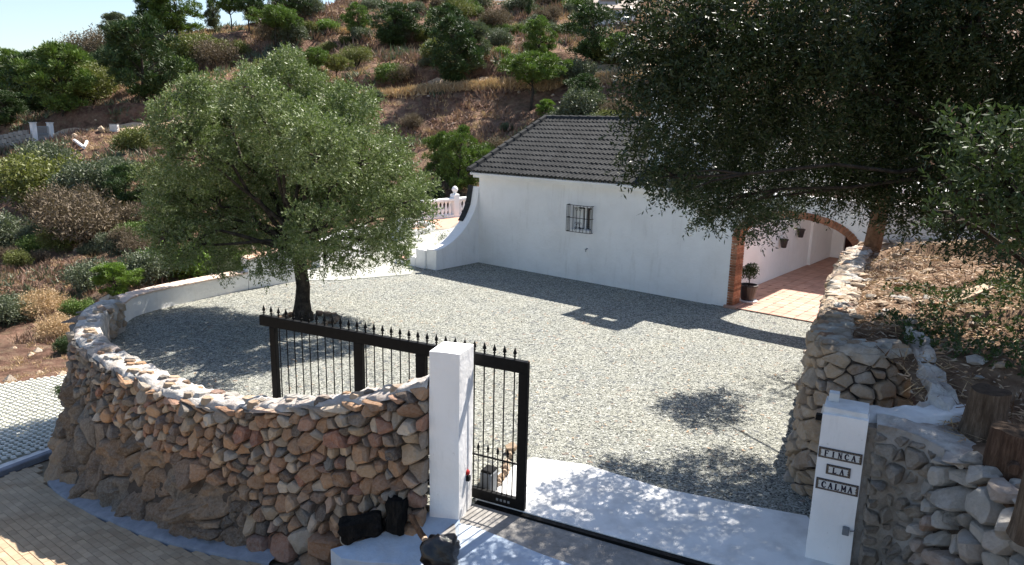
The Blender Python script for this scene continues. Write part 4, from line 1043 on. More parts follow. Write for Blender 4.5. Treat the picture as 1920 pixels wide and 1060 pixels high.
# corner upstand + channel between pavers and pale ramp
nk = Vector((-_d.y, _d.x, 0))
kpost = PZ(112, 880, -1.9)
e = empty('channel_kerb', kB); tag(e, 'grey concrete kerb and channel crossing the road below the pale ramp', 'kerb')
c_ = (kA2 + kB) / 2
MB().box(c_ + nk * .06 + Vector((0, 0, .03)), ((kB - kA2).length, .14, .12), (_d, nk, UZ), bev=.015).build('kerb_stone', 'kerb', e)
c1, c0 = PZ(118, 905, -1.8), PZ(104, 842, -1.95)
dd = (c1 - c0); Lk = dd.length; dd.normalize(); kn_ = Vector((-dd.y, dd.x, 0)).normalized()
MB().box((c0 + c1) / 2 + Vector((0, 0, .08)), (Lk, .09, .2), (dd, kn_, dd.cross(kn_)), bev=.015).build('upstand', 'kerb', e)
# white band then the pale grid paving ramp
def ramp_z(x, y): return -1.93 - .045 * max(0, (y - 12.2))
rq = [kA2 + nk * .12, kB2 + nk * .12, kB2 + nk * .62, kA2 + nk * .62]
r1 = mesh('concrete_band', [(p.x, p.y, ramp_z(p.x, p.y) + .012) for p in rq], [(0, 1, 2, 3)], 'slab'); tag(r1, kind='structure')
rq2 = [kA2 + nk * .6, kB2 + nk * .6, Vector((-9.0, 15.2, 0)), PZ(137, 702, -2.2), PZ(0, 724, -2.2), PZ(-300, 760, -2.2), PZ(-500, 860, -2.1)]
r2 = mesh('ramp_base', [(p.x, p.y, ramp_z(p.x, p.y)) for p in rq2], [tuple(range(len(rq2)))], 'gridgap'); tag(r2, kind='structure')
def inside(p, poly):
    c = False; n = len(poly)
    for i in range(n):
        a, b = poly[i], poly[(i + 1) % n]
        if (a.y > p.y) != (b.y > p.y) and p.x < (b.x - a.x) * (p.y - a.y) / (b.y - a.y) + a.x: c = not c
    return c
g = MB(); 
for j in range(0, 75):
    for i in range(-60, 45):
        gx_, gy_ = (i + .5 * (j % 2)) * .15, (j - 34) * .13; p = Vector((-11.5 + gx_ * .86 + gy_ * .5, 15.2 - gx_ * .5 + gy_ * .86, 0))
        if p.x < -19 or not inside(p, rq2): continue
        z = ramp_z(p.x, p.y); w = .066; h = random.uniform(.03, .045)
        p += Vector((random.uniform(-.008, .008), random.uniform(-.008, .008), 0)); a = [(p.x - w, p.y, z), (p.x, p.y - w * .72, z), (p.x + w, p.y, z), (p.x, p.y + w * .72, z)]
        b_ = [(p.x - w * .8, p.y, z + h), (p.x, p.y - w * .55, z + h), (p.x + w * .8, p.y, z + h), (p.x, p.y + w * .55, z + h)]
        g.add(a + b_, [(0, 1, 5, 4), (1, 2, 6, 5), (2, 3, 7, 6), (3, 0, 4, 7), (4, 5, 6, 7)])
tag(g.build('grid_paving', 'gridpav'), kind='stuff')

# driveway slabs
GA = Vector((.209, 7.87, 0)); GD = Vector((-.897, .441, 0)).normalized(); GN = Vector((-GD.y, GD.x, 0)) * -1
if GN.y < 0: GN = -GN
sl1 = [PZ(1000, 862), PZ(1100, 876), PZ(1240, 920), PZ(1400, 952), PZ(1512, 972), Vector((3.6, 7.0, 0)), GA - GD * 3.3 - GN * .02, GA - GD * .02 - GN * .02, GA + GD * .65 - GN * .02, PZ(905, 905)]
o = MB().prism([(p.x, p.y) for p in sl1], -.1, .035).build('driveway_slab', 'slab'); tag(o, kind='structure')
q0, q1 = GA + GD * .62, GA - GD * 4.2
dr = [q0 - GN * .10, q0 - GN * 1.0, q0 - GN * 1.2 + Vector((0, -3, 0)), q1 - GN * 3, q1 - GN * .10]
v = [(p.x, p.y, -.005 - .0 * k) for k, p in enumerate(dr)]
o = mesh('driveway', [(p.x, p.y, .01 - .05 * max(0, 7.0 - p.y)) for p in dr], [tuple(range(len(dr)))], 'concrete'); tag(o, kind='structure')
v = MB().box((q0 + q1) / 2 - GN * .06 + Vector((0, 0, -.0)), ((q1 - q0).length, .07, .05), (GD, GN, UZ)).build('gate_track', 'iron'); tag(v, kind='structure')
# whitewashed wash over the concrete beside the pillar + ledge
wl = [PZ(806, 967, .0), PZ(862, 984, .0), PZ(940, 940, 0) - GN * .25, PZ(960, 1010, 0), PZ(1100, 1075, 0), PZ(1290, 1085, 0), PZ(1250, 1180, 0), PZ(700, 1180, 0), PZ(640, 1100, -.1), PZ(622, 1040, -.2)]
wlz = [0.03, .03, .03, .03, .02, .02, -.05, -.2, -.25, -.2]
low = [PZ(620, 1033, -.32), PZ(700, 1010, -.22), PZ(806, 962, .02), PZ(862, 978, .02), PZ(850, 1090, -.05), PZ(770, 1062, -.28), PZ(690, 1058, -.34), PZ(640, 1050, -.36)]
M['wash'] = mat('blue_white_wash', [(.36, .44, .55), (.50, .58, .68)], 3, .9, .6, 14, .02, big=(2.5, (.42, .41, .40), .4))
bmh = bmesh.new(); vs = [bmh.verts.new(p + Vector((0, 0, .02))) for p in low]; fc = bmh.faces.new(vs)
ext = bmesh.ops.extrude_face_region(bmh, geom=[fc]); [setattr(x, 'co', x.co - Vector((0, 0, .5))) for x in ext['geom'] if isinstance(x, bmesh.types.BMVert)]
bmesh.ops.recalc_face_normals(bmh, faces=bmh.faces); me = bpy.data.meshes.new('wall_ledge'); bmh.to_mesh(me); bmh.free(); me.materials.append(M['wash'])
o = bpy.data.objects.new('wall_foot_ledge', me); C.objects.link(o); tag(o, kind='structure')
v = [PZ(862, 982, .02), PZ(985, 1010 - 20, .02), PZ(1290, 1085, .02), PZ(1250, 1250, .02), PZ(820, 1250, .02), PZ(850, 1090, .02)]
w2 = [Vector((p.x, p.y, .018)) for p in (PZ(862, 984), PZ(890, 990), PZ(940, 1010), PZ(1010, 1040), PZ(1110, 1075), PZ(1200, 1120), PZ(1100, 1300), PZ(800, 1200), PZ(850, 1090))]
o = mesh('painted_apron', w2, [tuple(range(len(w2)))], 'wash'); tag(o, kind='structure')

# ================================================================== GATE PILLARS AND SLIDING GATE
def rough_box(name, c, size, ax, m, parent, n=(8, 8, 26), amp=.006, top=None):
    b = bmesh.new(); bmesh.ops.create_cube(b, size=1); bmesh.ops.subdivide_edges(b, edges=b.edges, cuts=5, use_grid_fill=True)
    for v in b.verts:
        q = Vector(v.co); e = sum(abs(abs(q[i]) - .5) < 1e-4 for i in range(3))
        p = Vector((q.x * size[0], q.y * size[1], q.z * size[2]))
        if e >= 2: p *= 1.0; p.x *= .985; p.y *= .985
        p += Vector((noise.noise(p * 3 + Vector(c)), noise.noise(p * 3 + Vector(c) + Vector((5, 0, 0))), noise.noise(p * 4 + Vector((0, 9, 0))))) * amp * (1.6 if e >= 2 else 1)
        v.co = Vector(c) + ax[0] * p.x + ax[1] * p.y + ax[2] * p.z
    bmesh.ops.recalc_face_normals(b, faces=b.faces)
    me = bpy.data.meshes.new(name); b.to_mesh(me); b.free(); me.materials.append(M[m]); me.polygons.foreach_set('use_smooth', [False] * len(me.polygons))
    o = bpy.data.objects.new(name, me); C.objects.link(o); setp(o, parent); return o
pa = (PZ(805, 970), PZ(860, 981), PZ(889, 946))
ex = (pa[1] - pa[0]); w1 = ex.length; ex.normalize(); ey = Vector((-ex.y, ex.x, 0)); w2_ = .43
lpil = empty('gate_pillar', pa[0]); tag(lpil, 'tall white pillar between the rubble wall and the black gate', 'gate pillar')
cc = pa[0] + ex * (w1 / 2) + ey * (w2_ / 2)
rough_box('pillar_body', cc + Vector((0, 0, .96)), (w1, w2_, 2.10), (ex, ey, UZ), 'white', lpil, amp=.008)
rp = PZ(878, 893, 0); q = cc + ex * (w1 / 2 + .03) + ey * (-.02) + Vector((0, 0, .5))
MB().lathe(cc + ex * (w1 / 2 + .0) + ey * (.02) + Vector((0, 0, .52)), [(.03, 0), (.034, .015), (.02, .035)], 10, ax=ex).build('warning_lamp', 'red', lpil)
MB().box(cc + ex * (w1 / 2 + .02) + ey * .02 + Vector((0, 0, .45)), (.04, .05, .06), (ex, ey, UZ)).build('sensor_bracket', 'iron', lpil)
gate = empty('sliding_gate', GA); tag(gate, 'long black sliding gate with spearheads standing behind the rubble wall', 'gate')
GT = 1.87; GL = 4.02
def GP(t, z, o=0): return GA + GD * t + GN * o + Vector((0, 0, z))
def gbox(name, t0, t1, z0, z1, th, parent=gate, o=0): return MB().box(GP((t0 + t1) / 2, (z0 + z1) / 2, o), (t1 - t0, th, z1 - z0), (GD, GN, UZ), bev=.006).build(name, 'iron', parent)
gbox('top_rail', 0.0, GL, GT - .14, GT, .07); gbox('bottom_rail', 0, GL - .14, .05, .17, .07)
gbox('end_post', 0, .11, .17, GT - .14, .07)
def tpost(px, py):   # position along the gate of a vertical seen in the photo
    d = ray(px, py); o = Vector((0, 0, CAMH)); k = (GA - o).dot(GN) / d.dot(GN); return (o + d * k - GA).dot(GD)
pst = [tpost(674, 690), tpost(790, 680), tpost(516, 680)]
for t, w in ((pst[0], .13), (pst[1], .13), (pst[2], .10)): gbox('post', t - w / 2, t + w / 2, .17, GT - .14, .07)
bproto = MB().tube([(0, 0, .17), (0, 0, GT - .14)], .0085, 6).build('bar', 'iron', gate)
sproto = MB().lathe((0, 0, 0), [(.010, 0), (.010, .028), (.019, .034), (.019, .040), (.009, .046), (.009, .052), (.024, .066), (.020, .085), (.010, .115), (.001, .145)], 6).build('spearhead', 'iron', gate)
kproto = MB().tube([(0, 0, .17), (0, 0, .66)], .0065, 5).build('short_bar', 'iron', gate)
s2proto = MB().lathe((0, 0, 0), [(.008, 0), (.016, .010), (.016, .016), (.008, .022), (.020, .036), (.016, .055), (.001, .105)], 6).build('spearhead', 'iron', gate)
fb = fs = fk = f2 = True
sp_ = .1305; nB = int((GL - .2) / sp_)
for i in range(nB + 1):
    t = .11 + sp_ * (i + .5)
    def put(pr, first, p):
        o = pr if first else copyo(pr, gate, None, None, None, True); o.matrix_basis = Matrix.Translation(p); return False
    if t < GL - .05: fs = put(sproto, fs, GP(t, GT + .002))
    if t > pst[2] - .03: continue
    if all(abs(t - p) > .075 for p in pst): fb = put(bproto, fb, GP(t, 0))
    t2 = t + sp_ / 2
    if all(abs(t2 - p) > .07 for p in pst) and t2 < 2.6: fk = put(kproto, fk, GP(t2, 0)); 
    if all(abs(t2 - p) > .07 for p in pst) and t2 < 2.6: f2 = put(s2proto, f2, GP(t2, .66))
MB().tube([GP(.1, .60), GP(pst[0], .60)], .011, 6).build('mid_rail', 'iron', gate)
# makers name plate on the bottom rail: small pale lettering strip
for i in range(4): MB().box(GP(.2 + i * .05, .11, -.037), (.028, .004, .03), (GD, GN, UZ)).build('plate_mark', 'grey_box', gate)
gm_ = empty('gate_motor', GP(.62, 0, .3)); tag(gm_, 'small dark gate motor box on the ground behind the black gate', 'motor')
MB().box(GP(.60, .16, .22), (.16, .2, .3), (GD, GN, UZ), bev=.02).build('housing', 'grey_box', gm_)
MB().box(GP(.60, .325, .22), (.14, .18, .03), (GD, GN, UZ), bev=.01).build('lid', 'iron', gm_)
# small stone edged bed just inside the gate
bd_ = empty('bed_edging', GP(.3, 0, .9)); tag(bd_, 'low rubble edging on the gravel seen through the lower gate bars', 'edging')
for i in range(13):
    a = i / 12; p = PZ(905 + 55 * a, 912 - 60 * a + 34 * math.sin(a * 3.1), 0) + Vector((random.uniform(-.03, .03), .1, .05))
    hull_rock('stone', p, random.uniform(.06, .10), 'stone_buff', 300 + i, bd_, 14)

# right pillar with its name tiles
pr0, pr1 = PZ(1541, 776, 1.66), PZ(1629, 792, 1.66)
rx = (pr1 - pr0); rw_ = rx.length; rx.normalize(); ry = Vector((-rx.y, rx.x, 0))
rpil = empty('gate_pillar', pr0 - Vector((0, 0, 1.66))); tag(rpil, 'white pillar with three glazed name tiles on the right of the entrance', 'gate pillar')
rc = pr0 + rx * (rw_ / 2) + ry * .19; rc.z = 0
rough_box('pillar_body', rc + Vector((0, 0, .58)), (rw_, .38, 2.16), (rx, ry, UZ), 'white', rpil, amp=.008)
rough_box('pillar_top', rc + Vector((0, .0, 1.69)) + ry * .03, (rw_ - .02, .34, .07), (rx, ry, UZ), 'white_rough', rpil, amp=.006)
tk = rc - rx * .13 + ry * .10 + Vector((0, 0, 1.77))
rough_box('cap_block', tk, (.10, .10, .09), (rx, ry, UZ), 'white_rough', rpil, amp=.004)
def on_r(px, py):
    d = ray(px, py); o = Vector((0, 0, CAMH)); k = (pr0 - o).dot(ry) / d.dot(ry); p = o + d * k; return (p - pr0).dot(rx), p.z
def RP(x, z, o=0): return Vector((pr0.x, pr0.y, 0)) + rx * x + Vector((0, 0, z)) + ry * (-o)
x_, z_ = on_r(1586, 993); MB().box(RP(x_, z_, .03), (.065, .06, .075), (rx, ry, UZ), bev=.006).build('keypad_box', 'grey_box', rpil)
MB().tube([RP(x_ + .04, z_ + .0, .02), RP(x_ + .075, z_ + .01, .015), RP(x_ + .09, z_ + .05, .008)], .006, 5).build('keypad_cable', 'grey_box', rpil)
lt = RP(-.03, on_r(1541, 790)[1], -.12); MB().box(lt, (.06, .07, .06), (rx, ry, UZ), bev=.004).build('gate_catch', 'iron', rpil)
M['enamel'] = mat('glazed_white_tile', [(.60, .60, .58), (.66, .66, .64)], 5, .25, 0, spec=.5)
M['ink'] = mat('dark_blue_glaze', [(.015, .014, .03), (.025, .022, .045)], 8, .25, 0, spec=.5)
M['ochre'] = mat('ochre_glaze', [(.20, .15, .09), (.27, .20, .12)], 8, .3, 0, spec=.5)
GL_ = {  # strokes in a 4x6 cell: (x0,y0,x1,y1,width)
 'F': [(1, 0, 1, 6, 1.1), (.3, 0, 1.8, 0, .5), (.3, 6, 3.7, 6, .6), (1, 3.1, 2.8, 3.1, .6), (3.6, 5, 3.6, 6, .5), (2.8, 2.6, 2.8, 3.6, .4)],
 'I': [(2, 0, 2, 6, 1.1), (1.2, 0, 2.8, 0, .5), (1.2, 6, 2.8, 6, .5)],
 'N': [(.9, 0, .9, 6, .6), (3.3, 0, 3.3, 6, .6), (.9, 6, 3.3, 0, 1.1), (.3, 0, 1.5, 0, .5), (.3, 6, 1.2, 6, .5), (2.7, 6, 3.9, 6, .5)],
 'C': [(3.5, 4.4, 3.0, 5.7, .6), (3.0, 5.8, 1.9, 6.0, .7), (1.9, 6.0, .9, 5, .9), (.9, 5, .6, 3, 1.1), (.6, 3, .9, 1, 1.1), (.9, 1, 1.9, 0, .9), (1.9, 0, 3.0, .2, .7), (3.0, .2, 3.5, 1.2, .6)],
 'A': [(2, 6, .7, 0, .6), (2, 6, 3.3, 0, 1.1), (1.1, 2, 2.9, 2, .5), (.2, 0, 1.3, 0, .5), (2.7, 0, 3.9, 0, .5)],
 'L': [(1.1, 0, 1.1, 6, 1.1), (.4, 6, 1.9, 6, .5), (.4, 0, 3.6, 0, .6), (3.6, 0, 3.6, 1.2, .5)],
 'M': [(.6, 0, .6, 6, .6), (3.5, 0, 3.5, 6, 1.0), (.6, 6, 2, 1.5, 1.0), (2, 1.5, 3.5, 6, .6), (.1, 0, 1.2, 0, .5), (2.9, 0, 4.1, 0, .5)]}
def plaque(txt, tl, tr, bl):
    (x0, z0), (x1, z1), (x2, z2) = on_r(*tl), on_r(*tr), on_r(*bl); h = z0 - z2; w = x1 - x0; c = ((x0 + x1) / 2, (z0 + z1) / 2 - h / 2)
    pq = MB().box(RP(c[0], c[1], .008), (w, .012, h), (rx, ry, UZ)).build('name_tile', 'ink', rpil)
    MB().box(RP(c[0], c[1], .015), (w - .046, .003, h - .040), (rx, ry, UZ)).build('white_field', 'enamel', pq)
    mb = MB(); n = int(w / .014)
    for i in range(n):
        for zz in (c[1] + h / 2 - .011, c[1] - h / 2 + .011): mb.box(RP(c[0] - w / 2 + (i + .5) * w / n, zz, .0155), (.008, .003, .009), (rx, ry, UZ))
    for zz in range(-2, 3):
        for sd in (-1, 1): mb.box(RP(c[0] + sd * (w / 2 - .011), c[1] + zz * .014, .0155), (.009, .003, .008), (rx, ry, UZ))
    mb.build('border_pattern', 'ochre', pq)
    mb = MB()
    for sd in (-1, 1):
        for k in range(3): a = k * 2.09; mb.box(RP(c[0] + sd * (w / 2 - .024) + .006 * math.cos(a), c[1] + .014 * math.sin(a), .018), (.006, .003, .008), (rx, ry, UZ))
        mb.box(RP(c[0] + sd * (w / 2 - .018), c[1] + h * .28, .0178), (.010, .003, .008), (rx, ry, UZ)); mb.box(RP(c[0] + sd * (w / 2 - .018), c[1] - h * .28, .0178), (.010, .003, .008), (rx, ry, UZ))
    mb.build('corner_ornament', 'ochre', pq)
    cw = min((w - .09) / len(txt), h * .68); lh = h * .55
    for i, ch_ in enumerate(txt):
        mb = MB(); ox = c[0] + (i - (len(txt) - 1) / 2) * cw; k = lh / 6.5; kx = min(k * 1.15, cw / 4.6)
        for a in GL_[ch_]:
            p = RP(ox + (a[0] - 2) * kx, c[1] + (a[1] - 3) * k, .0185); q = RP(ox + (a[2] - 2) * kx, c[1] + (a[3] - 3) * k, .0185); d = (q - p); L = d.length; d.normalize()
            mb.box((p + q) / 2, (L + a[4] * k * .6, .003, a[4] * k * 1.45), (d, ry, d.cross(ry)))
        mb.build('letter', 'ink', pq)
plaque('FINCA', (1536, 838), (1618, 851), (1535, 857))
plaque('LA', (1550, 871), (1596, 877), (1549, 889))
plaque('CALMA', (1531, 896), (1611, 909), (1529, 916))

# ================================================================== VEGETATION
def unit(a): return a / np.maximum(1e-6, np.linalg.norm(a, axis=1, keepdims=True))
def sprigs(org, dr, nl, slen, ll, lw, rng, spread=.9, curl=.25):
    """leafy shoots: org,dr (N,3) -> quads; every leaf a folded-free pointed blade"""
    N = len(org); t = (np.arange(nl) + .5) / nl
    base = org[:, None, :] + dr[:, None, :] * (t * slen)[None, :, None] * rng.uniform(.7, 1.3, (N, 1, 1))
    base[:, :, 2] -= (t ** 2 * slen * curl)[None, :]
    base = base.reshape(-1, 3); D = np.repeat(dr, nl, 0)
    perp = unit(np.cross(D, rng.normal(size=(N * nl, 3)))); ld = unit(D * rng.uniform(.2, 1.0, (N * nl, 1)) + perp * spread)
    wv = unit(np.cross(ld, rng.normal(size=(N * nl, 3)))); L = ll * rng.uniform(.65, 1.25, (N * nl, 1)); Wd = lw * rng.uniform(.75, 1.25, (N * nl, 1))
    a = base; b = base + ld * L * .5 + wv * Wd * .5; c = base + ld * L; d = base + ld * L * .5 - wv * Wd * .5
    V = np.stack([a, b, c, d], 1).reshape(-1, 3); Q = np.arange(len(V)).reshape(-1, 4)
    return V, Q
def blob_shoots(blobs, dens, rng, up=.25, inner=.45, size_noise=True, droop=0.0, wb=.22):
    O, D = [], []
    for c, r in blobs:
        n = int(dens * r * r); d = unit(rng.normal(size=(n, 3)))
        wob = 1 + wb *  np.sin(d[:, :1] * 5 + c[0] * 3) * np.cos(d[:, 1:2] * 4 + c[1] * 2) + .12 * np.sin(d[:, 2:] * 9 + c[2])
        rr = r * wob * (inner + (1 - inner) * rng.random((n, 1)) ** .45)
        sq = np.array([1, 1, .85]); O.append(np.array(c) + d * rr * sq)
        D.append(unit(d * .8 + np.array([0, 0, up - droop]) + rng.normal(size=(n, 3)) * .55))
    return np.concatenate(O), np.concatenate(D)
def limbs(name, base, top, blobs, r0, m, parent, rng, bend=.3, rl=.35, nseg=5):
    mb = MB(); b, t = Vector(base), Vector(top); pts = []
    for i in range(7):
        k = i / 6; p = b.lerp(t, k) + Vector((noise.noise((k * 3, 1, b.x)), noise.noise((k * 3, 5, b.y)), 0)) * bend * math.sin(math.pi * k); pts.append(p)
    mb.tube(pts, [r0 * (1.5 if i == 0 else 1.15 if i == 1 else 1 - .3 * i / 6) for i in range(7)], 12)
    for c, r in blobs:
        c = Vector(c); q = [t - Vector((0, 0, .3 * random.random()))]
        for i in range(1, nseg): k = i / nseg; q.append(t.lerp(c, k) + Vector([random.uniform(-.12, .12) for _ in range(3)]) + Vector((0, 0, .12 * math.sin(math.pi * k))))
        q.append(c); mb.tube(q, [r0 * rl * (1 - .8 * i / nseg) + .008 for i in range(nseg + 1)], 6)
        for _ in range(5):
            d = Vector([random.gauss(0, 1) for _ in range(3)]).normalized() * r * .85; s = q[-2].lerp(c, random.random())
            mb.tube([s, s.lerp(c + d, .5) + Vector((0, 0, .04)), c + d], [.022, .013, .004], 4, cap=False)
    return mb.build(name, m, parent, smooth=True)

# ---- the olive on the gravel
OB = PZ(568, 600); OY = OB.y
ol = empty('olive_tree', OB); tag(ol, 'silvery green olive tree with a dark leaning trunk standing on the gravel', 'olive tree')
rg = np.random.default_rng(11)
crown_px = [(335, 230, 62), (400, 200, 60), (370, 290, 70), (330, 370, 62), (310, 440, 42), (390, 370, 72), (360, 455, 48), (450, 250, 75), (470, 180, 45), (545, 165, 62), (520, 235, 75), (600, 200, 62), (590, 280, 78), (650, 235, 55), (680, 300, 65), (730, 340, 62), (765, 380, 40), (640, 350, 75), (700, 410, 62), (735, 450, 42), (560, 350, 80), (480, 340, 80), (440, 430, 62), (510, 420, 62), (590, 430, 60), (660, 470, 45), (540, 480, 38), (730, 285, 42), (610, 490, 30), (475, 305, 60), (500, 500, 30), (665, 200, 40), (365, 180, 35), (535, 128, 34), (545, 110, 16), (470, 140, 22), (372, 160, 20), (640, 178, 22), (690, 190, 18), (300, 240, 20), (295, 400, 24), (330, 490, 20), (800, 400, 18), (790, 350, 26), (290, 330, 30), (425, 500, 28), (745, 480, 24)]
blobs = []
for i, (x, y, r) in enumerate(crown_px):
    dx, dy = (x - 545) / 270, (y - 320) / 210; half = math.sqrt(max(.05, 1 - dx * dx - dy * dy)) * 2.5
    Y = OY + (half * (1 if i % 2 else -1) * random.uniform(.25, .95)); 
    if (x, y) in ((560, 350), (640, 350), (480, 340), (440, 430)): Y = OY + 1.3
    p = PY(x, y, Y)
    if p.z < .8: p.z = .8
    blobs.append(((p.x, p.y, p.z), r / FPX * Y * .84))
for k in range(2):
    a = rg.uniform(0, 6.28); rr = rg.uniform(.2, 1.2); blobs.append(((OB.x + .1 + rr * math.cos(a), OY + rr * math.sin(a), rg.uniform(2.2, 4.2)), .75))
tt = OB + Vector((-.03, .1, 1.65))
limbs('trunk', OB - Vector((0, 0, .1)), tt, blobs[:30], .18, 'bark', ol, rg, bend=.05, rl=.28)
O, D = blob_shoots(blobs, 1750, rg, up=.5, inner=.66, wb=.34)
print('olive shoots', len(O)); V, Q = sprigs(O, D, 12, .22, .072, .024, rg, spread=.7)
npmesh('foliage', V, Q, 'leaf_olive', ol)
rb_ = empty('tree_bed', OB); tag(rb_, 'low ring of dark stones round the foot of the olive trunk', 'stone ring')
for i in range(18):
    a = 2 * math.pi * i / 18; hull_rock('stone', (OB.x + .15 + .62 * math.cos(a), OB.y - .1 + .55 * math.sin(a), .05), .11, 'stone_rock', 500 + i, rb_, 14, squash=(1, 1, .8))

# ---- the great dark olive on the right
rt_ = empty('olive_tree', (7.7, 9.7, 2.4)); tag(rt_, 'huge dark olive crown hanging over the arch and right retaining wall', 'olive tree')
rg = np.random.default_rng(23)
A_b = [(1262, 40, 9, 95), (1240, 130, 9, 75), (1232, 215, 9, 66), (1228, 290, 9, 55), (1255, 335, 9.2, 42), (1330, 90, 9.3, 110), (1330, 210, 10, 105), (1325, 310, 10.3, 85), (1365, 372, 10.3, 48), (1410, 20, 9.2, 110), (1420, 150, 10, 115), (1430, 270, 10.8, 105), (1450, 352, 13.5, 62),
       (1520, 60, 9.4, 115), (1530, 190, 10.2, 110), (1530, 300, 11.2, 100), (1590, 335, 11.2, 62), (1620, 30, 10, 115), (1640, 150, 10.6, 115), (1650, 270, 10.8, 105), (1680, 350, 10.8, 62), (1720, 60, 9.8, 115), (1740, 190, 10.2, 110), (1750, 310, 10.3, 90), (1790, 370, 10, 62), (1420, 430, 13.3, 24), (1400, 405, 13.4, 32), (1440, 400, 13.5, 28), (1318, 405, 11, 22), (1345, 372, 11, 34), (1468, 400, 13.6, 26), (1710, 405, 10.6, 34),
       (1820, 40, 9.5, 110), (1840, 160, 9.6, 100), (1850, 290, 9.2, 90), (1860, 400, 9, 70), (1930, 90, 9.5, 110), (1940, 230, 9, 110), (1950, 370, 8.5, 90), (1900, 462, 7.6, 36), (1800, 440, 9, 34),
       (1600, -110, 10.0, 90), (1740, -110, 10, 120), (1860, -110, 9.5, 120), (1700, -270, 10, 80), (1850, -270, 9.5, 120), (1990, -60, 9.5, 120), (2060, 120, 9, 120), (2060, 300, 8.6, 110)]
blobs = []
for x, y, Y, r in A_b:
    Y2 = Y + random.uniform(-.35, .35); p = PY(x, y, Y2); blobs.append(((p.x, p.y, p.z), r / FPX * Y2 * .98))
limbs('trunk', (7.9, 9.9, 2.2), (7.0, 10.0, 4.0), blobs[::4], .24, 'bark', rt_, rg, rl=.13)
O, D = blob_shoots(blobs, 1000, rg, up=.0, inner=.25, droop=.1)
print('dark olive shoots', len(O)); V, Q = sprigs(O, D, 12, .26, .078, .023, rg)
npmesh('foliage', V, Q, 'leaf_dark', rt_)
# ---- broader leaved bough close to the camera at the right edge
nt_ = empty('olive_bough', (5.2, 5.6, 1.7)); tag(nt_, 'nearer olive bush with broader green leaves at the right edge of the view', 'olive tree')
rg = np.random.default_rng(31)
Bb = [(1800, 250, 5.6, 42), (1850, 300, 5.5, 60), (1905, 260, 5.3, 50), (1900, 350, 5.2, 65), (1830, 370, 5.5, 55), (1905, 425, 5.2, 40), (1960, 340, 5.2, 80), (1975, 450, 5.2, 70), (1780, 340, 5.7, 28), (1770, 400, 5.8, 24)]
blobs = []
for x, y, Y, r in Bb:
    p = PY(x, y, Y + random.uniform(-.2, .2)); blobs.append(((p.x, p.y, p.z), r / FPX * Y))
limbs('stem', (5.5, 5.5, 1.5), (5.1, 5.5, 2.6), blobs, .06, 'bark', nt_, rg, rl=.4)
O, D = blob_shoots(blobs, 900, rg, up=.5, inner=.25)
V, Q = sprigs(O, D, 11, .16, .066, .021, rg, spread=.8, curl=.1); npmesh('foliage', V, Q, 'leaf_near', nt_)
# ---- brown trunk in front of the white wall
bt = empty('tree', PY(1626, 480, 15.35)); bt.location.z = 0; tag(bt, 'tree with straight reddish brown trunk against the white wall beyond the retaining wall', 'tree')
x0 = bt.location.x; tb = [((x0 + .35, 15.6, 4.6), .8), ((x0 + .9, 15.5, 5.0), .75), ((x0 - .1, 15.8, 5.2), .7)]
limbs('trunk', (x0 - .12, 15.35, 0), (x0 + .22, 15.4, 3.9), tb, .21, 'bark_brown', bt, rg, bend=.1)
O, D = blob_shoots(tb, 130, rg, up=.2); V, Q = sprigs(O, D, 10, .3, .09, .03, rg); npmesh('foliage', V, Q, 'leaf_dark', bt)

# ------------------------------------------------------------------ hillside trees
def pine_proto(seed, kind):
    rg = np.random.default_rng(seed); rd = random.Random(seed); root = empty('pine_tree')
    if kind == 'umbrella': cz, rx, rz, npf, h0 = .74, .46, .20, 58, .45
    elif kind == 'bushy': cz, rx, rz, npf, h0 = .55, .40, .42, 75, .12
    else: cz, rx, rz, npf, h0 = .56, .26, .42, 50, .10
    mb = MB(); pts = [Vector((rd.uniform(-.02, .02), rd.uniform(-.02, .02), z)) for z in (-.05, .15, .35, .55, .75)]; mb.tube(pts, [.026, .022, .018, .013, .006], 6)
    P = []
    for i in range(npf):
        a = rd.uniform(0, 6.28); z = rd.uniform(-1, 1); q = math.sqrt(1 - z * z) * rd.uniform(.45, 1.0)
        if kind == 'conic': q *= (1 - z) * .62 + .1
        lump = 1 + .3 * math.sin(a * 3 + seed); c = Vector((rx * q * math.cos(a) * lump, rx * q * math.sin(a) * lump, cz + rz * z)); P.append(c)
        if i % 3 == 0: s = Vector((0, 0, max(h0, c.z - .18))); mb.tube([s, s.lerp(c, .6) + Vector((0, 0, .01)), c], [.009, .006, .003], 4, cap=False)
    mb.build('trunk', 'bark', root, smooth=True)
    O = []; D = []
    for c in P:
        n = 190; d = unit(rg.normal(size=(n, 3))); pr = .085 * rg.uniform(.7, 1.2); O.append(np.array(c) + d * pr * rg.uniform(.2, 1, (n, 1)) * np.array([1, 1, .7])); D.append(unit(d + np.array([0, 0, .9])))
    O = np.concatenate(O); D = np.concatenate(D); V, Q = sprigs(O, D, 1, .02, .055, .013, rg, spread=.3, curl=0)
    return root, V, Q
def bush_proto(seed, flat=.8, n=2600, leaf=.075, sparse=False):
    rg = np.random.default_rng(seed); bl = []
    for i in range(12):
        a = rg.uniform(0, 6.28); q = rg.uniform(.1, .62); bl.append(((q * math.cos(a), q * math.sin(a), flat * rg.uniform(.25, .85)), rg.uniform(.26, .42)))
    O, D = blob_shoots(bl, n / 12 / .12 / 3, rg, up=.5, inner=.35 if not sparse else .05)
    V, Q = sprigs(O, D, 3, .14, leaf, leaf * (.42 if not sparse else .25), rg, spread=.7, curl=0)
    return V, Q, bl
PRO = {}
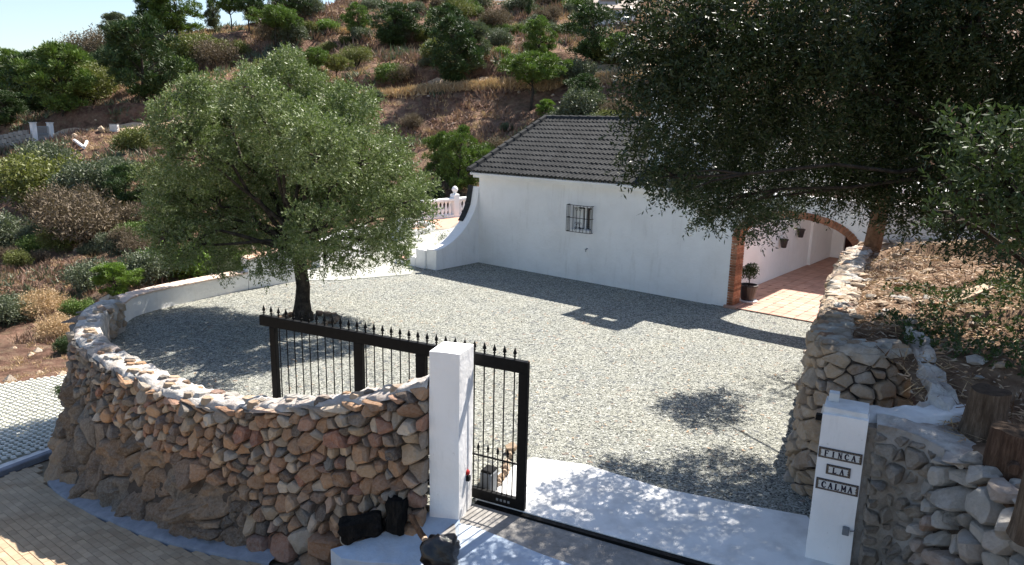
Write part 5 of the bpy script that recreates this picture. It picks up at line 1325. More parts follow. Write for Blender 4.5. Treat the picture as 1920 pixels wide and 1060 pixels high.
def get_tree(kind, m, seed):
    key = (kind, m, seed)
    if key in PRO: return PRO[key], False
    if kind in ('umbrella', 'bushy', 'conic'):
        root, V, Q = pine_proto(seed, kind); npmesh('crown', V, Q, m, root)
    else:
        root = empty('shrub'); V, Q, bl = bush_proto(seed, sparse=(kind == 'dry'), n=8000, leaf=.085)
        mb = MB()
        for c, r in bl: mb.tube([Vector((0, 0, -.1)), Vector(c) * .5 + Vector((0, 0, .05)), Vector(c)], [.03, .018, .006], 4, cap=False)
        mb.build('stems', 'bark', root); npmesh('foliage', V, Q, m, root)
    PRO[key] = root; return root, True
usedn = 0
def plant(kind, m, seed, px, py, size_px, label, cat, group=None, ratio=1.0, name=None, tall=None):
    """px,py: foot of the plant in the photo; size_px: height (trees) or width (bushes) there"""
    global usedn
    p = hit(px, py); k0 = 0
    while p is None and k0 < 60: k0 += 2; p = hit(px, py + k0)
    if p is None: print('no ground', label); return
    s = size_px / FPX * p.length
    s *= 1.22 if kind not in ('umbrella', 'bushy', 'conic') else (.90 if kind == 'bushy' else 1.0)
    k = s if kind in ('umbrella', 'bushy', 'conic') else s / 2 / .85
    root, fresh = get_tree(kind, m, seed)
    sc = (k * ratio, k * ratio, k if tall is None else k * tall); loc = p - Vector((0, 0, .05 * k)); rz = (usedn * 2.4) % 6.28; usedn += 1
    if fresh: o = root; o.location = loc; o.rotation_euler = (0, 0, rz); o.scale = sc
    else: o = copy_tree(root, loc, rz, sc)
    nm = name or {'umbrella': 'pine_tree', 'bushy': 'pine_tree', 'conic': 'pine_tree', 'dry': 'dry_shrub'}.get(kind, 'shrub')
    o.name = nm
    for q in ('label', 'category', 'group'):
        if q in o: del o[q]
    tag(o, label, cat, group); return o
LP, LD, LY, LL, LG, LO, DR = 'leaf_pine', 'leaf_pinedark', 'leaf_yellow', 'leaf_lime', 'leaf_grey', 'leaf_olive', 'leaf_dry'
T = [
 ('bushy', LP, 1, 28, 205, 100, 1.1, 'bright green pine at the left edge of the skyline above the far gate'),
 ('bushy', LD, 2, 72, 215, 105, 1.1, 'dark pine beside the bright one at the left end of the ridge'),
 ('bushy', LP, 3, 118, 215, 122, 1.1, 'broad round pine third from the left on the ridge'),
 ('bushy', LD, 2, 10, 240, 60, 1.3, 'low dark pine at the left edge just above the far stone fence'),
 ('dry', DR, 1, 182, 125, 88, 1, 'brown half dead tree on the skyline right of the round pines'),
 ('bushy', LG, 3, 222, 75, 65, 1.1, 'grey green tree on the skyline left of the giant umbrella pine'),
 ('dry', DR, 2, 250, 62, 50, .8, 'thin dry tree on the skyline touching the giant umbrella pine'),
 ('bushy', LD, 1, 272, 190, 150, 1.0, 'very dark big pine on the slope below the giant umbrella pine'),
 ('bushy', LD, 4, 245, 160, 90, 1.0, 'dark pine leaning on the left flank of the very dark big pine'),
 ('bushy', LP, 9, 332, 62, 92, 1.35, 'giant umbrella pine crowning the skyline with its forked trunk'),
 ('bushy', LD, 2, 292, 62, 84, 1.1, 'umbrella pine overlapping the giant one on its left'),
 ('conic', LG, 7, 402, 60, 66, .8, 'thin see-through pine just right of the giant umbrella pine'),
 ('umbrella', LP, 8, 434, 60, 66, .8, 'slim umbrella pine between the thin pine and the leaning one'),
 ('umbrella', LD, 6, 468, 62, 72, .9, 'tall dark umbrella pine at the right end of the open skyline'),
 ('umbrella', LP, 5, 519, 90, 72, 1.1, 'pine with bare trunk on the bank where the upper track starts'),
 ('umbrella', LP, 8, 541, 92, 62, .75, 'small pine with thin trunk right beside the bare trunked one'),
 ('umbrella', LD, 6, 558, 50, 48, 1.4, 'wide dark pine on the skyline left of the bare cliff'),
 ('bushy', LP, 9, 672, 68, 62, 1.05, 'rounded pine standing before the bare cliff'),
 ('bushy', LD, 4, 836, 95, 88, 1.05, 'dark green pine on the upper bank in the middle of the hill'),
 ('bushy', LD, 1, 856, 162, 135, 1.0, 'big shadowy pine above the middle of the hillside track'),
 ('bushy', LG, 3, 884, 150, 100, 1.0, 'greyish pine clinging to the right of the big shadowy pine'),
 ('conic', LD, 10, 858, 36, 66, .7, 'narrow dark cypress like tree at the top edge of the hill'),
 ('umbrella', LP, 5, 592, 160, 66, 1.0, 'green pine with several stems just above the olive crown'),
 ('umbrella', LY, 8, 632, 164, 58, .95, 'yellowish pine right beside the several stemmed one'),
 ('bushy', LP, 9, 1010, 116, 82, 1.0, 'conical pine on the terrace bank above the umbrella pine by the track'),
 ('bushy', LD, 4, 1112, 118, 112, 1.15, 'large dark pine below the far house on the hill top'),
 ('umbrella', LP, 5, 1160, 140, 72, 1.0, 'pine overlapping the hillside track left of the great crown'),
 ('umbrella', LP, 8, 996, 208, 108, 1.15, 'umbrella pine rooted under the hillside track above the roof ridge'),
 ('bushy', LL, 3, 1022, 226, 42, 1.1, 'small bright pine just above the left end of the roof ridge'),
 ('bushy', LP, 9, 862, 366, 140, .82, 'near pine with bare lower trunk left of the house gable'),
 ('bushy', LP, 1, 828, 340, 100, .8, 'pine beside the balustrade partly behind the olive crown'),
 ('bushy', LD, 4, 238, 388, 80, 1.1, 'dark round pine in the gully left of the gravel olive'),
 ('bushy', LL, 3, 218, 556, 64, 1.5, 'low bright green pine just beyond the curved parapet'),
 ('conic', LD, 10, 990, 32, 60, .45, 'thin trunked dark tree at the top edge above the hedge row'),
 ('bushy', LD, 2, 740, 92, 86, 1.35, 'big round grey green tree on the upper bank left of the dark pines'),
 ('bushy', LD, 1, 1095, 214, 78, 1.25, 'rounded dark shrubby tree between the track and the roof ridge'),
]
for kd, m, sd, x, y, h, ra, lb in T: plant(kd, m, sd, x, y, h, lb, 'tree', None, ra)
Bsh = [
 ('b', LG, 1, 88, 330, 80, 'dark rounded shrub at the top of the left gully under the far gate'),
 ('b', LY, 2, 92, 385, 115, 'large olive green shrub in the left gully'),
 ('b', LG, 3, 165, 372, 85, 'greyish shrub in the middle of the left gully'),
 ('dry', DR, 1, 175, 460, 130, 'wide dry brown thicket in the left gully'),
 ('dry', DR, 2, 130, 425, 95, 'dry shrub at the left side of the wide brown thicket'),
 ('b', LP, 2, 8, 365, 60, 'green shrub cut by the left edge, upper one'),
 ('b', LG, 1, 15, 470, 90, 'grey green shrub cut by the left edge, second one down'),
 ('b', LG, 3, 8, 610, 70, 'grey green shrub cut by the left edge, lowest one beside the pale ramp'),
 ('b', LG, 2, 172, 545, 72, 'grey shrub beyond the left end of the parapet'),
 ('b', LG, 1, 275, 530, 80, 'grey green shrub behind the parapet, left of the bright ones'),
 ('b', LL, 2, 348, 520, 84, 'bright green shrub behind the parapet under the olive crown'),
 ('b', LP, 1, 310, 515, 74, 'mid green shrub behind the parapet between grey and bright ones'),
 ('b', LL, 3, 440, 508, 56, 'bright yellow green shrub against the raised end of the parapet'),
 ('b', LG, 2, 395, 520, 60, 'dark grey green shrub behind the parapet left of its raised end'),
 ('dry', DR, 1, 262, 425, 58, 'small dry pinkish shrub left of the gravel olive crown'),
 ('b', LY, 3, 255, 285, 60, 'yellow green shrub at the edge of the left road above the gully'),
 ('b', LG, 1, 225, 330, 45, 'grey shrub on the eroded bank below the left road'),
 ('b', LP, 2, 150, 595, 42, 'small green shrub leaning over the far end of the rubble wall'),
 ('dry', 'straw', 1, 78, 595, 70, 'clump of golden dry grass on the left slope, upper one'),
 ('dry', 'straw', 2, 112, 640, 62, 'clump of golden dry grass beside the rubble wall, lower one'),
 ('b', LD, 2, 128, 662, 40, 'dark little shrub at the top of the pale ramp by the wall'),
 ('b', LY, 1, 160, 190, 80, 'yellow green shrub on the bank above the far gate'),
 ('b', LY, 3, 200, 175, 70, 'dull yellow shrub left of the very dark big pine'),
 ('b', LY, 2, 345, 120, 66, 'yellow green shrub right below the giant umbrella pine'),
 ('b', LY, 1, 385, 110, 60, 'yellow shrub on the slope below the thin see-through pine'),
 ('b', LP, 3, 335, 145, 50, 'dark green shrub lower down under the giant umbrella pine'),
 ('b', LY, 2, 438, 110, 42, 'tall yellow green shrub on the slope under the slim umbrella pine'),
 ('dry', DR, 2, 405, 130, 70, 'reddish dry shrub in the middle of the yellow shrubs'),
 ('b', LY, 3, 578, 64, 30, 'small yellow green bush beside the upper track, left one'),
 ('b', LL, 1, 615, 60, 32, 'small bright green bush beside the upper track below the cliff'),
 ('b', LY, 2, 797, 82, 36, 'yellow green bush between the big round tree and the dark pine'),
 ('b', LL, 1, 940, 108, 28, 'bright small bush on the slope between two pines'),
 ('b', LY, 3, 912, 52, 26, 'yellow bush above the hedge row'),
 ('b', LG, 2, 1085, 226, 80, 'wide grey green shrub above the middle of the roof ridge'),
 ('b', LP, 3, 905, 305, 50, 'green shrub on the slope touching the roof verge'),
 ('b', LD, 1, 800, 385, 60, 'dark creeper bush hanging over the balustrade'),
 ('dry', DR, 1, 1150, 225, 60, 'dry purplish shrub behind the right part of the roof ridge'),
 ('b', LG, 3, 935, 90, 46, 'dull grey shrub on the bank right of the shadowy pine'),
 ('b', LG, 1, 700, 190, 30, 'pale small shrub at the left start of the hillside track'),
 ('b', LY, 2, 25, 130, 46, 'yellowish bush at the left end of the skyline'),
]
for kd, m, sd, x, y, w, lb in Bsh: plant('dry' if kd == 'dry' else 'bush', m, sd, x, y, w, lb, 'shrub' if 'grass' not in lb else 'dry grass')
rd = random.Random(77)
# orchard row on the high terrace, one plant each
CN = {LY: 'yellow green', LP: 'deep green', LG: 'grey green', DR: 'dry brown', LD: 'dark green'}
for i in range(15):
    m = LY if i % 3 == 0 else LP
    plant('bush', m, 1 + i % 3, 888 + i * 13.5, 70 - i * .35 + rd.uniform(-1, 1), 24 + rd.uniform(-3, 4), CN[m] + ' orchard bush in the row along the high terrace, ' + ('left' if i < 5 else 'middle' if i < 10 else 'right') + ' part', 'bush', 'orchard row on the high terrace')
def rnd_spots(n, x0, x1, y0, y1):
    for _ in range(n): yield rd.uniform(x0, x1), rd.uniform(y0, y1)
def size_word(w, a, b): return 'small' if w < a else 'large' if w > b else 'middling'
LMK = [('umbrella pine by the track', 996, 150), ('bare cliff', 650, 30), ('big shadowy pine', 856, 110), ('far farmhouse', 1150, 20), ('roof ridge', 1090, 222), ('roof verge', 950, 270), ('bright pine at the ridge end', 1022, 205), ('conical bank pine', 1010, 80),
       ('narrow cypress', 858, 15), ('several stemmed pine', 592, 125), ('near bare trunked pine', 862, 290), ('orchard row', 980, 58), ('pine overlapping the track', 1160, 100), ('big round grey tree', 738, 55), ('far gate', 80, 255), ('very dark big pine', 272, 110),
       ('wide brown thicket', 175, 410), ('large olive green shrub', 92, 345), ('dark gully pine', 238, 350), ('curved parapet', 350, 560), ('utility cabinet', 215, 245), ('round left ridge pine', 110, 150), ('giant umbrella pine', 332, 30), ('bare trunked track pine', 519, 60)]
def where(x, y):
    n, a, b = min(LMK, key=lambda l: math.hypot(l[1] - x, l[2] - y)); dx, dy = x - a, y - b; d = math.hypot(dx, dy)
    an = math.degrees(math.atan2(-dy, dx)) % 360; w = ('right of', 'upper right of', 'above', 'upper left of', 'left of', 'lower left of', 'below', 'lower right of')[int((an + 22.5) // 45) % 8]
    return ('close ' if d < 22 else 'well ' if d > 60 else '') + w + ' the ' + n
for x, y in list(rnd_spots(50, 480, 1200, 8, 160)) + list(rnd_spots(16, 700, 1200, 190, 330)):
    m = rd.choice((LG, LG, DR, LP, LY)); w = rd.uniform(20, 62); k = 'dry' if m == DR or rd.random() < .25 else 'bush'
    z = ('above the upper track' if y < 62 else 'between the two tracks' if y < 165 else 'below the hillside track') + (' over the olive crown' if x < 700 else ' left of the roof verge' if x < 900 else ' over the roof ridge')
    plant(k, m, rd.choice((1, 2, 3)), x, y, w, size_word(w, 24, 36) + ' ' + CN[m] + ' scrub bush ' + where(x, y), 'shrub', 'scrub bushes on the hillside')
for x, y in rnd_spots(44, 0, 470, 300, 500):
    m = rd.choice((LG, LY, LP, DR)); w = rd.uniform(24, 60)
    z = ('high' if y < 370 else 'halfway down' if y < 460 else 'low') + ' in the left gully ' + ('by the left edge' if x < 130 else 'left of the olive crown' if x < 280 else 'behind the olive crown')
    plant('bush' if m != DR else 'dry', m, rd.choice((1, 2, 3)), x, y, w, size_word(w, 34, 48) + ' ' + CN[m] + ' gully bush ' + where(x, y), 'shrub', 'thicket bushes in the left gully')
for x, y in rnd_spots(34, 0, 330, 105, 190):
    m = rd.choice((LD, LY, LP, LG)); w = rd.uniform(26, 56)
    z = ('above the far gate' if x < 110 else 'left of the very dark pine' if x < 230 else 'under the very dark pine')
    plant('bush', m, rd.choice((1, 2, 3)), x, y, w, size_word(w, 34, 46) + ' ' + CN[m] + ' undergrowth bush ' + where(x, y), 'shrub', 'undergrowth below the left pines')
for x, y in rnd_spots(30, 690, 1180, 2, 50):
    m = rd.choice((LG, LP, DR)); w = rd.uniform(14, 34)
    z = 'left of the narrow cypress' if x < 850 else 'over the orchard row' if x < 1060 else 'near the far farmhouse'
    plant('bush', m, rd.choice((1, 2, 3)), x, y, w, size_word(w, 20, 28) + ' ' + CN[m] + ' hilltop bush ' + where(x, y), 'shrub', 'bushes on the hill top')

# uncountable scrub and straw on the slopes
def tufts(name, n, m, seed, sel, ht=(.25, .7), wd=.05, k=14):
    rg = np.random.default_rng(seed); C_ = []
    while len(C_) < n:
        u = rg.uniform(-.85, .6); y = 18 + 120 * rg.random() ** 1.15; x = u * y
        if x > -6 and y < 42: continue
        if sel(x, y): C_.append((x, y, TH(x, y)))
    c = np.repeat(np.array(C_), k, 0); N = len(c); ds = np.clip(c[:, 1:2] / 70, .28, 1.3); sc = np.repeat(rg.uniform(ht[0], ht[1], (n, 1)), k, 0) * ds; wd = wd * ds
    o = c + rg.normal(size=(N, 3)) * sc * np.array([.45, .45, .12]); d = unit(rg.normal(size=(N, 3)) * .6 + np.array([0, 0, 1])); w = unit(np.cross(d, rg.normal(size=(N, 3))))
    V = np.stack([o - w * wd, o + w * wd, o + d * sc], 1).reshape(-1, 3); ob = npmesh(name, V, np.arange(len(V)).reshape(-1, 3), m); tag(ob, kind='stuff')
f1 = lambda x, y: noise.noise((x * .12, y * .12, 0)) > -.15 and abs(y - (76 - max(0, x / y) * 20)) > 1.6
f2 = lambda x, y: noise.noise((x * .1 + 9, y * .1, 4)) > .0 and abs(y - (76 - max(0, x / y) * 20)) > 2
tufts('dry_grass', 9000, 'straw', 1, f1, (.2, .6), .035)
tufts('red_scrub', 9000, 'scrub', 2, f2, (.3, .9), .07)
tufts('green_scrub', 3800, 'leaf_grey', 3, lambda x, y: noise.noise((x * .15, y * .15, 8)) > .12, (.3, .9), .07)
def along(name, line, n, m, seed, off, ht, wd, k=12):
    rg = np.random.default_rng(seed); px = rg.uniform(line[0][0], line[-1][0], n); yy = np.interp(px, [l[0] for l in line], [l[1] for l in line]) + off + rg.normal(size=n) * .35
    c = np.array([(PY(float(a), 400, float(b)).x, float(b), TH(PY(float(a), 400, float(b)).x, float(b))) for a, b in zip(px, yy)]); c = np.repeat(c, k, 0); N = len(c); sc = np.repeat(rg.uniform(ht[0], ht[1], (n, 1)), k, 0)
    o = c + rg.normal(size=(N, 3)) * sc * np.array([.5, .5, .1]); d = unit(rg.normal(size=(N, 3)) * .6 + np.array([0, 0, 1])); w = unit(np.cross(d, rg.normal(size=(N, 3))))
    V = np.stack([o - w * wd, o + w * wd, o + d * sc], 1).reshape(-1, 3); tag(npmesh(name, V, np.arange(len(V)).reshape(-1, 3), m), kind='stuff')
along('verge_grass', [(480, 77), (720, 78), (960, 77), (1200, 72)], 2200, 'straw', 41, -2.2, (.3, .8), .05)
along('upper_verge_grass', [(440, 110), (620, 107.5), (720, 106.5)], 700, 'straw', 42, -1.9, (.3, .9), .07)
# stones lying on the slopes
rg = np.random.default_rng(5); mb = MB(); tn = []
for _ in range(900):
    u = rg.uniform(-.8, .45); y = 19 + 60 * rg.random(); x = u * y
    if x > -7 and y < 45: continue
    r = rg.uniform(.06, .28); c = Vector((x, y, TH(x, y))); v = [c + Vector(q) * r * rg.uniform(.6, 1.2) for q in ((1, 0, 0), (-1, 0, 0), (0, 1, 0), (0, -1, 0), (0, 0, .8), (0, 0, -1))]
    mb.add(v, [(0, 2, 4), (2, 1, 4), (1, 3, 4), (3, 0, 4), (2, 0, 5), (1, 2, 5), (3, 1, 5), (0, 3, 5)]); tn += [rg.random()] * 6
tag(mb.build('slope_stones', 'stone_buff', tone=tn), kind='stuff')

# ================================================================== FAR STRUCTURES
def ground_pt(px, py):
    p = hit(px, py); return p
M['fence_stone'] = stone_mat('pale_fence_stone', [(.30, .29, .27), (.40, .38, .35), (.24, .23, .22)])
M['galv'] = mat('galvanised_mesh', [(.25, .26, .27), (.34, .35, .36)], 9, .5, .1, metal=.3)
gp = ground_pt(66, 270); gq = ground_pt(97, 266)
fg = empty('far_gate', gp); tag(fg, 'small distant grey gate hung between two pale posts on the left road', 'gate')
gd = Vector((gq.x - gp.x, gq.y - gp.y, 0)); gl = gd.length; gd.normalize(); gn = Vector((-gd.y, gd.x, 0)); zb = min(gp.z, gq.z) + .1
for k, p in enumerate((gp, gq)):
    q = empty('far_gate_post', p); tag(q, ('left' if k == 0 else 'right') + ' pale square post of the small distant gate', 'gate post', 'posts of the distant gate')
    MB().box((p.x, p.y, zb + .85), (.42, .42, 2.1), (gd, gn, UZ)).build('post_body', 'white', q)
    MB().box((p.x, p.y, zb + 1.93), (.52, .52, .08), (gd, gn, UZ)).build('post_cap', 'white_rough', q)
g0 = Vector((gp.x, gp.y, zb)) + gd * .24
for i in range(14): MB().tube([g0 + gd * (i * (gl - .48) / 13) + Vector((0, 0, .15)), g0 + gd * (i * (gl - .48) / 13) + Vector((0, 0, 1.55))], .035, 4).build('bar', 'galv', fg)
for z in (.15, .85, 1.55): MB().box(g0 + gd * (gl / 2 - .24) + Vector((0, 0, z)), (gl - .5, .06, .1), (gd, gn, UZ)).build('rail', 'galv', fg)
# grey stone fence wall left of the far gate
fw = empty('far_fence_wall', ground_pt(30, 280)); tag(fw, 'long low grey stone fence running left from the distant gate', 'wall')
a = Vector((gp.x, gp.y, 0)) - gd * .3; b = Vector((gp.x - 26, gp.y - 6.5, 0)); L = (b - a).length; dd = (b - a).normalized(); nn_ = Vector((-dd.y, dd.x, 0)); mb = MB(); tn = []
for i in range(int(L / .42)):
    for j in range(4):
        p = a + dd * (.42 * (i + .5 + .5 * (j % 2))); z = max(TH(p.x, p.y), TH(p.x, p.y - 1.5)) + .1 + .42 * j
        mb.box((p.x, p.y, z), (.40, .4 + random.uniform(-.05, .05), .40), (dd, nn_, UZ)); tn += [random.random()] * 8
o = mb.build('stones', 'fence_stone', fw, tone=tn); tag(o, kind='stuff')
eb = empty('utility_box', ground_pt(215, 247)); tag(eb, 'small pale utility cabinet beside the left road', 'cabinet'); c = eb.location
MB().box((c.x, c.y, c.z + .3), (.75, .4, .75), bev=.03).build('cabinet_body', 'white_rough', eb); MB().box((c.x, c.y, c.z + .70), (.8, .45, .05)).build('lid', 'grey_box', eb)
for (px, py, r, lb) in ((113, 262, .55, 'pinkish boulder standing right of the distant gate'), (192, 248, .4, 'pale boulder on the road edge left of the utility cabinet'), (140, 260, .35, 'reddish boulder on the road verge between gate and cabinet')):
    p = ground_pt(px, py); o = hull_rock('boulder', p + Vector((0, 0, r * .5)), r, 'stone_buff', int(px), None, 26); tag(o, lb, 'boulder')
dpp = ground_pt(160, 285); q1, q2, q3 = ground_pt(140, 268), ground_pt(158, 282), ground_pt(164, 276)
o = MB().tube([q1 + UZ * .2, q2 + UZ * .25, q3 + UZ * .5], .14, 8).build('drain_pipe', 'white'); tag(o, 'bent white drain pipe lying on the bank below the left road', 'pipe')
# the far house on the hill top
fp = ground_pt(1150, 45); hh = empty('far_house', fp); tag(hh, 'far white farmhouse with a pale tiled roof on the hill top', 'house')
ex = Vector((1, -.12, 0)).normalized(); ey = Vector((.12, 1, 0)).normalized(); W0 = 7.0; k = fp.length / FPX
def FH(x, y, z): return fp + ex * x + ey * y + Vector((0, 0, z))
z0, z1, z2 = -1, 1.9, 3.1; w, d = 72 * k, 55 * k
MB().box(FH(w * .35 - w * .3, d / 2, (z0 + z1) / 2), (w, d, z1 - z0), (ex, ey, UZ)).build('wall', 'white', hh)
cx = w * .05
v = [FH(cx - w / 2, 0, z1), FH(cx + w / 2, 0, z1), FH(cx + w / 2, d, z1), FH(cx - w / 2, d, z1), FH(cx - w / 2, d * .5, z2), FH(cx + w / 2, d * .5, z2)]
mesh('gable_wall', [p for p in v], [(0, 4, 3), (1, 2, 5)], 'white', hh)
M['far_roof'] = mat('pale_roof_tiles', [(.42, .34, .28), (.56, .48, .41)], 2, .8, .3)
for sy in (0, 1):
    mb = MB(); a, b, c, e_ = (v[0], v[1], v[5], v[4]) if sy == 0 else (v[2], v[3], v[4], v[5])
    e2 = (c - b).normalized() * .3; x2 = (b - a).normalized() * .3
    q = [a - x2 - e2, b + x2 - e2, c + x2, e_ - x2]; up = Vector((0, 0, .12)); mb.add([p + up for p in q] + q, [(0, 1, 2, 3), (7, 6, 5, 4), (0, 4, 5, 1), (1, 5, 6, 2), (2, 6, 7, 3), (3, 7, 4, 0)]); mb.build('roof', 'far_roof', hh)
MB().box(FH(cx + w * .0 - w * .15, d * .5, z2 + .28), (w * .5, 1.1, .5), (ex, ey, UZ)).build('roof_light', 'white', hh)
for i in range(3):
    MB().box(FH(cx - w * .3 + i * w * .3, -.03, .9), (.9, .08, 1.0), (ex, ey, UZ)).build('window', 'glass', hh)
sh_ = empty('far_shed', ground_pt(1098, 42)); tag(sh_, 'low dark shed roof left of the far farmhouse', 'shed'); c = sh_.location
v = [c + Vector(q) for q in ((-3, 0, .8), (3.2, 0, 2.2), (3.2, 3, 2.4), (-3, 3, 1.0))]
MB().add(v + [p - Vector((0, 0, .15)) for p in v], [(0, 1, 2, 3), (7, 6, 5, 4), (0, 4, 5, 1), (1, 5, 6, 2), (2, 6, 7, 3), (3, 7, 4, 0)]).build('roof', 'roof', sh_)
MB().box((c.x + 2.2, c.y + 1.5, c.z + .9), (1.8, 2.6, 2.4)).build('wall', 'grey_box', sh_)

# ================================================================== SMALL THINGS
pp_ = PZ(1401, 566, .02); pt = empty('potted_plant', pp_); tag(pt, 'small bushy plant in a dark round pot on a white saucer beside the brick arch', 'potted plant')
MB().lathe(pp_, [(.20, 0), (.24, .02), (.25, .05), (.22, .055)], 18).build('saucer', 'white', pt, smooth=False)
MB().lathe(pp_ + Vector((0, 0, .05)), [(.155, 0), (.17, .02), (.225, .36), (.245, .365), (.245, .41), (.215, .415), (.205, .36)], 18).build('pot_body', 'pot', pt)
MB().lathe(pp_ + Vector((0, 0, .38)), [(.205, 0), (.205, .01)], 12).build('pot_soil', 'soil', pt)
rg = np.random.default_rng(3); pb = [((pp_.x, pp_.y, .78), .17), ((pp_.x + .05, pp_.y, .90), .15), ((pp_.x - .07, pp_.y + .03, .86), .13)]
MB().tube([pp_ + Vector((0, 0, .38)), pp_ + Vector((.01, 0, .6)), pp_ + Vector((0, 0, .8))], .013, 6).build('stem', 'bark', pt)
O, D = blob_shoots(pb, 5200, rg, up=.2, inner=.3); V, Q = sprigs(O, D, 6, .06, .04, .022, rg); npmesh('foliage', V, Q, 'leaf_near', pt)
M['petal'] = mat('pale_petals', [(.62, .60, .56), (.72, .70, .66)], 5, .7, 0)
V, Q = sprigs(O[::9] + D[::9] * .04, D[::9], 4, .02, .03, .025, rg); npmesh('flowers', V, Q, 'petal', pt)

wood('log', [(.055, .038, .026), (.19, .14, .10), (.30, .24, .185)]); wood('log_red', [(.04, .024, .016), (.13, .08, .055), (.24, .17, .13)]); wood('log_black', [(.005, .005, .005), (.016, .014, .012), (.045, .04, .035)]); wood('bark', [(.010, .009, .008), (.045, .037, .03), (.10, .085, .068)]) if False else None
# stumps standing on the near right wall
def stump(px, py, z, h, r, label, seed, lean=(0, 0), side=None, m='log'):
    c = PZ(px, py, z); e = empty('tree_stump', c); tag(e, label, 'tree stump')
    mb = MB(); nn = 28; rings = []; nr_ = 12
    for j in range(nr_ + 1):
        k = j / nr_; zz = -.12 + (h + .12) * k
        for i in range(nn):
            a = 2 * math.pi * i / nn; rr = r * (1.12 - .14 * k + .12 * math.exp(-k * 6)) * (1 + .16 * noise.noise((math.cos(a) * 1.6, math.sin(a) * 1.6, seed + k * .8)) + .07 * noise.noise((math.cos(a) * 5, math.sin(a) * 5, seed + k * .8)))
            rings.append(c + Vector((rr * math.cos(a) + lean[0] * k, rr * math.sin(a) + lean[1] * k, zz + (.02 * noise.noise((a, seed, 3)) if j == nr_ else 0))))
    f = [(j * nn + i, j * nn + (i + 1) % nn, (j + 1) * nn + (i + 1) % nn, (j + 1) * nn + i) for j in range(nr_) for i in range(nn)]
    mesh('bark_side', rings, f, m, e, smooth=True)
    top = rings[-nn:]; ctr = sum(top, Vector()) / nn + Vector((0, 0, .004)); mesh('cut_top', top + [ctr.lerp(p, .5) for p in top] + [ctr], [(i, (i + 1) % nn, nn + (i + 1) % nn, nn + i) for i in range(nn)] + [(nn + i, nn + (i + 1) % nn, 2 * nn) for i in range(nn)], 'log_dark', e)
    if side:
        p = c + Vector(side[0]); MB().tube([p, p + Vector(side[1])], [side[2], side[2] * .85], 14).build('knot_branch', m, e, smooth=False)
M['log_dark'] = mat('dark_cut_end', [(.035, .025, .018), (.10, .07, .05)], 14, .95, 1.0, 40, .02)
stump(1840, 815, 1.60, .46, .175, 'weathered grey brown stump, farthest and tallest of the three on the right wall', 3, (.02, 0))
stump(1888, 885, 1.58, .40, .175, 'reddish stump with a sawn side branch, middle of the three on the right wall', 8, (.0, 0), ((-.05, -.12, .14), (-.07, -.13, .0), .055), 'log_red')
stump(1945, 985, 1.56, .46, .15, 'stump cut by the right edge of the view, nearest of the three on the wall', 14, (0, 0))
# charred logs at the foot of the rubble wall beside the pillar
def log(name, p, q, r, m, label, cat='log', seed=0):
    p, q = Vector(p), Vector(q); d = (q - p).normalized(); a = d.orthogonal().normalized(); b = d.cross(a); nn, nr_ = 20, 14; v = []
    for j in range(nr_ + 1):
        k = j / nr_; c = p.lerp(q, k)
        for i in range(nn):
            t = 2 * math.pi * i / nn; rr = r * (1 + .42 * noise.noise((math.cos(t) * 1.5, math.sin(t) * 1.5, seed + k * 2.5)) + .2 * noise.noise((math.cos(t) * 5, math.sin(t) * 5, seed + k * 4)) - (.10 if j in (0, nr_) else 0))
            v.append(c + d * (.05 * noise.noise((i * .9, seed, j)) if j in (0, nr_) else 0) + (a * math.cos(t) + b * math.sin(t)) * rr)
    f = [(j * nn + i, j * nn + (i + 1) % nn, (j + 1) * nn + (i + 1) % nn, (j + 1) * nn + i) for j in range(nr_) for i in range(nn)]
    f += [tuple(range(nn - 1, -1, -1)), tuple(nr_ * nn + i for i in range(nn))]
    o = mesh(name, v, f, m, None); tag(o, label, cat); return o
lA, lB = PZ(640, 1005, -.20), PZ(716, 992, -.12)
log('charred_log', lA + Vector((0, .0, .06)), lB + Vector((0, .02, .06)), .135, 'log_black', 'thick blackened log lying at the foot of the rubble wall', seed=2)
lC = PZ(742, 990, -.05)
log('charred_stump', lC + Vector((0, .05, -.08)), lC + Vector((.01, .12, .30)), .12, 'log_black', 'blackened upright stump between the lying log and the white pillar', 'stump', seed=5)
l1, l2 = PZ(770, 975, .05), PZ(797, 1022, .02)
log('branch', l1 + Vector((0, 0, .05)), l2 + Vector((0, 0, .06)), .032, 'bark_brown', 'short brown branch with a pale sawn end beside the white pillar', 'branch', seed=7)
o = MB().lathe(l2 + Vector((0, 0, .06)), [(.034, -.02), (.036, .01), (.012, .012)], 10, ax=(l2 - l1).normalized()).build('branch_tip', 'wood', None)
o.name = 'wood_offcut'; tag(o, 'pale sawn wood offcut at the lower end of the short branch', 'offcut')
# black rubbish bag
bc = PZ(828, 1052, .0); v = []; nn, nr_ = 30, 16
for j in range(nr_ + 1):
    ph = math.pi * j / nr_
    for i in range(nn):
        t = 2 * math.pi * i / nn; d = Vector((math.sin(ph) * math.cos(t), math.sin(ph) * math.sin(t), math.cos(ph)))
        rr = .20 * (1 + .30 * noise.fractal(d * 1.7, 1, 2, 3) + .10 * abs(noise.noise(d * 6)) + .05 * noise.noise(d * 14)); v.append(bc + Vector((d.x * rr, d.y * rr * .9, .10 + d.z * rr * 1.0)))
f = [(j * nn + i, j * nn + (i + 1) % nn, (j + 1) * nn + (i + 1) % nn, (j + 1) * nn + i) for j in range(nr_) for i in range(nn)]
o = mesh('rubbish_bag', v, f, 'plastic', smooth=True); tag(o, 'crumpled shiny black plastic bag at the bottom edge of the drive', 'bag')
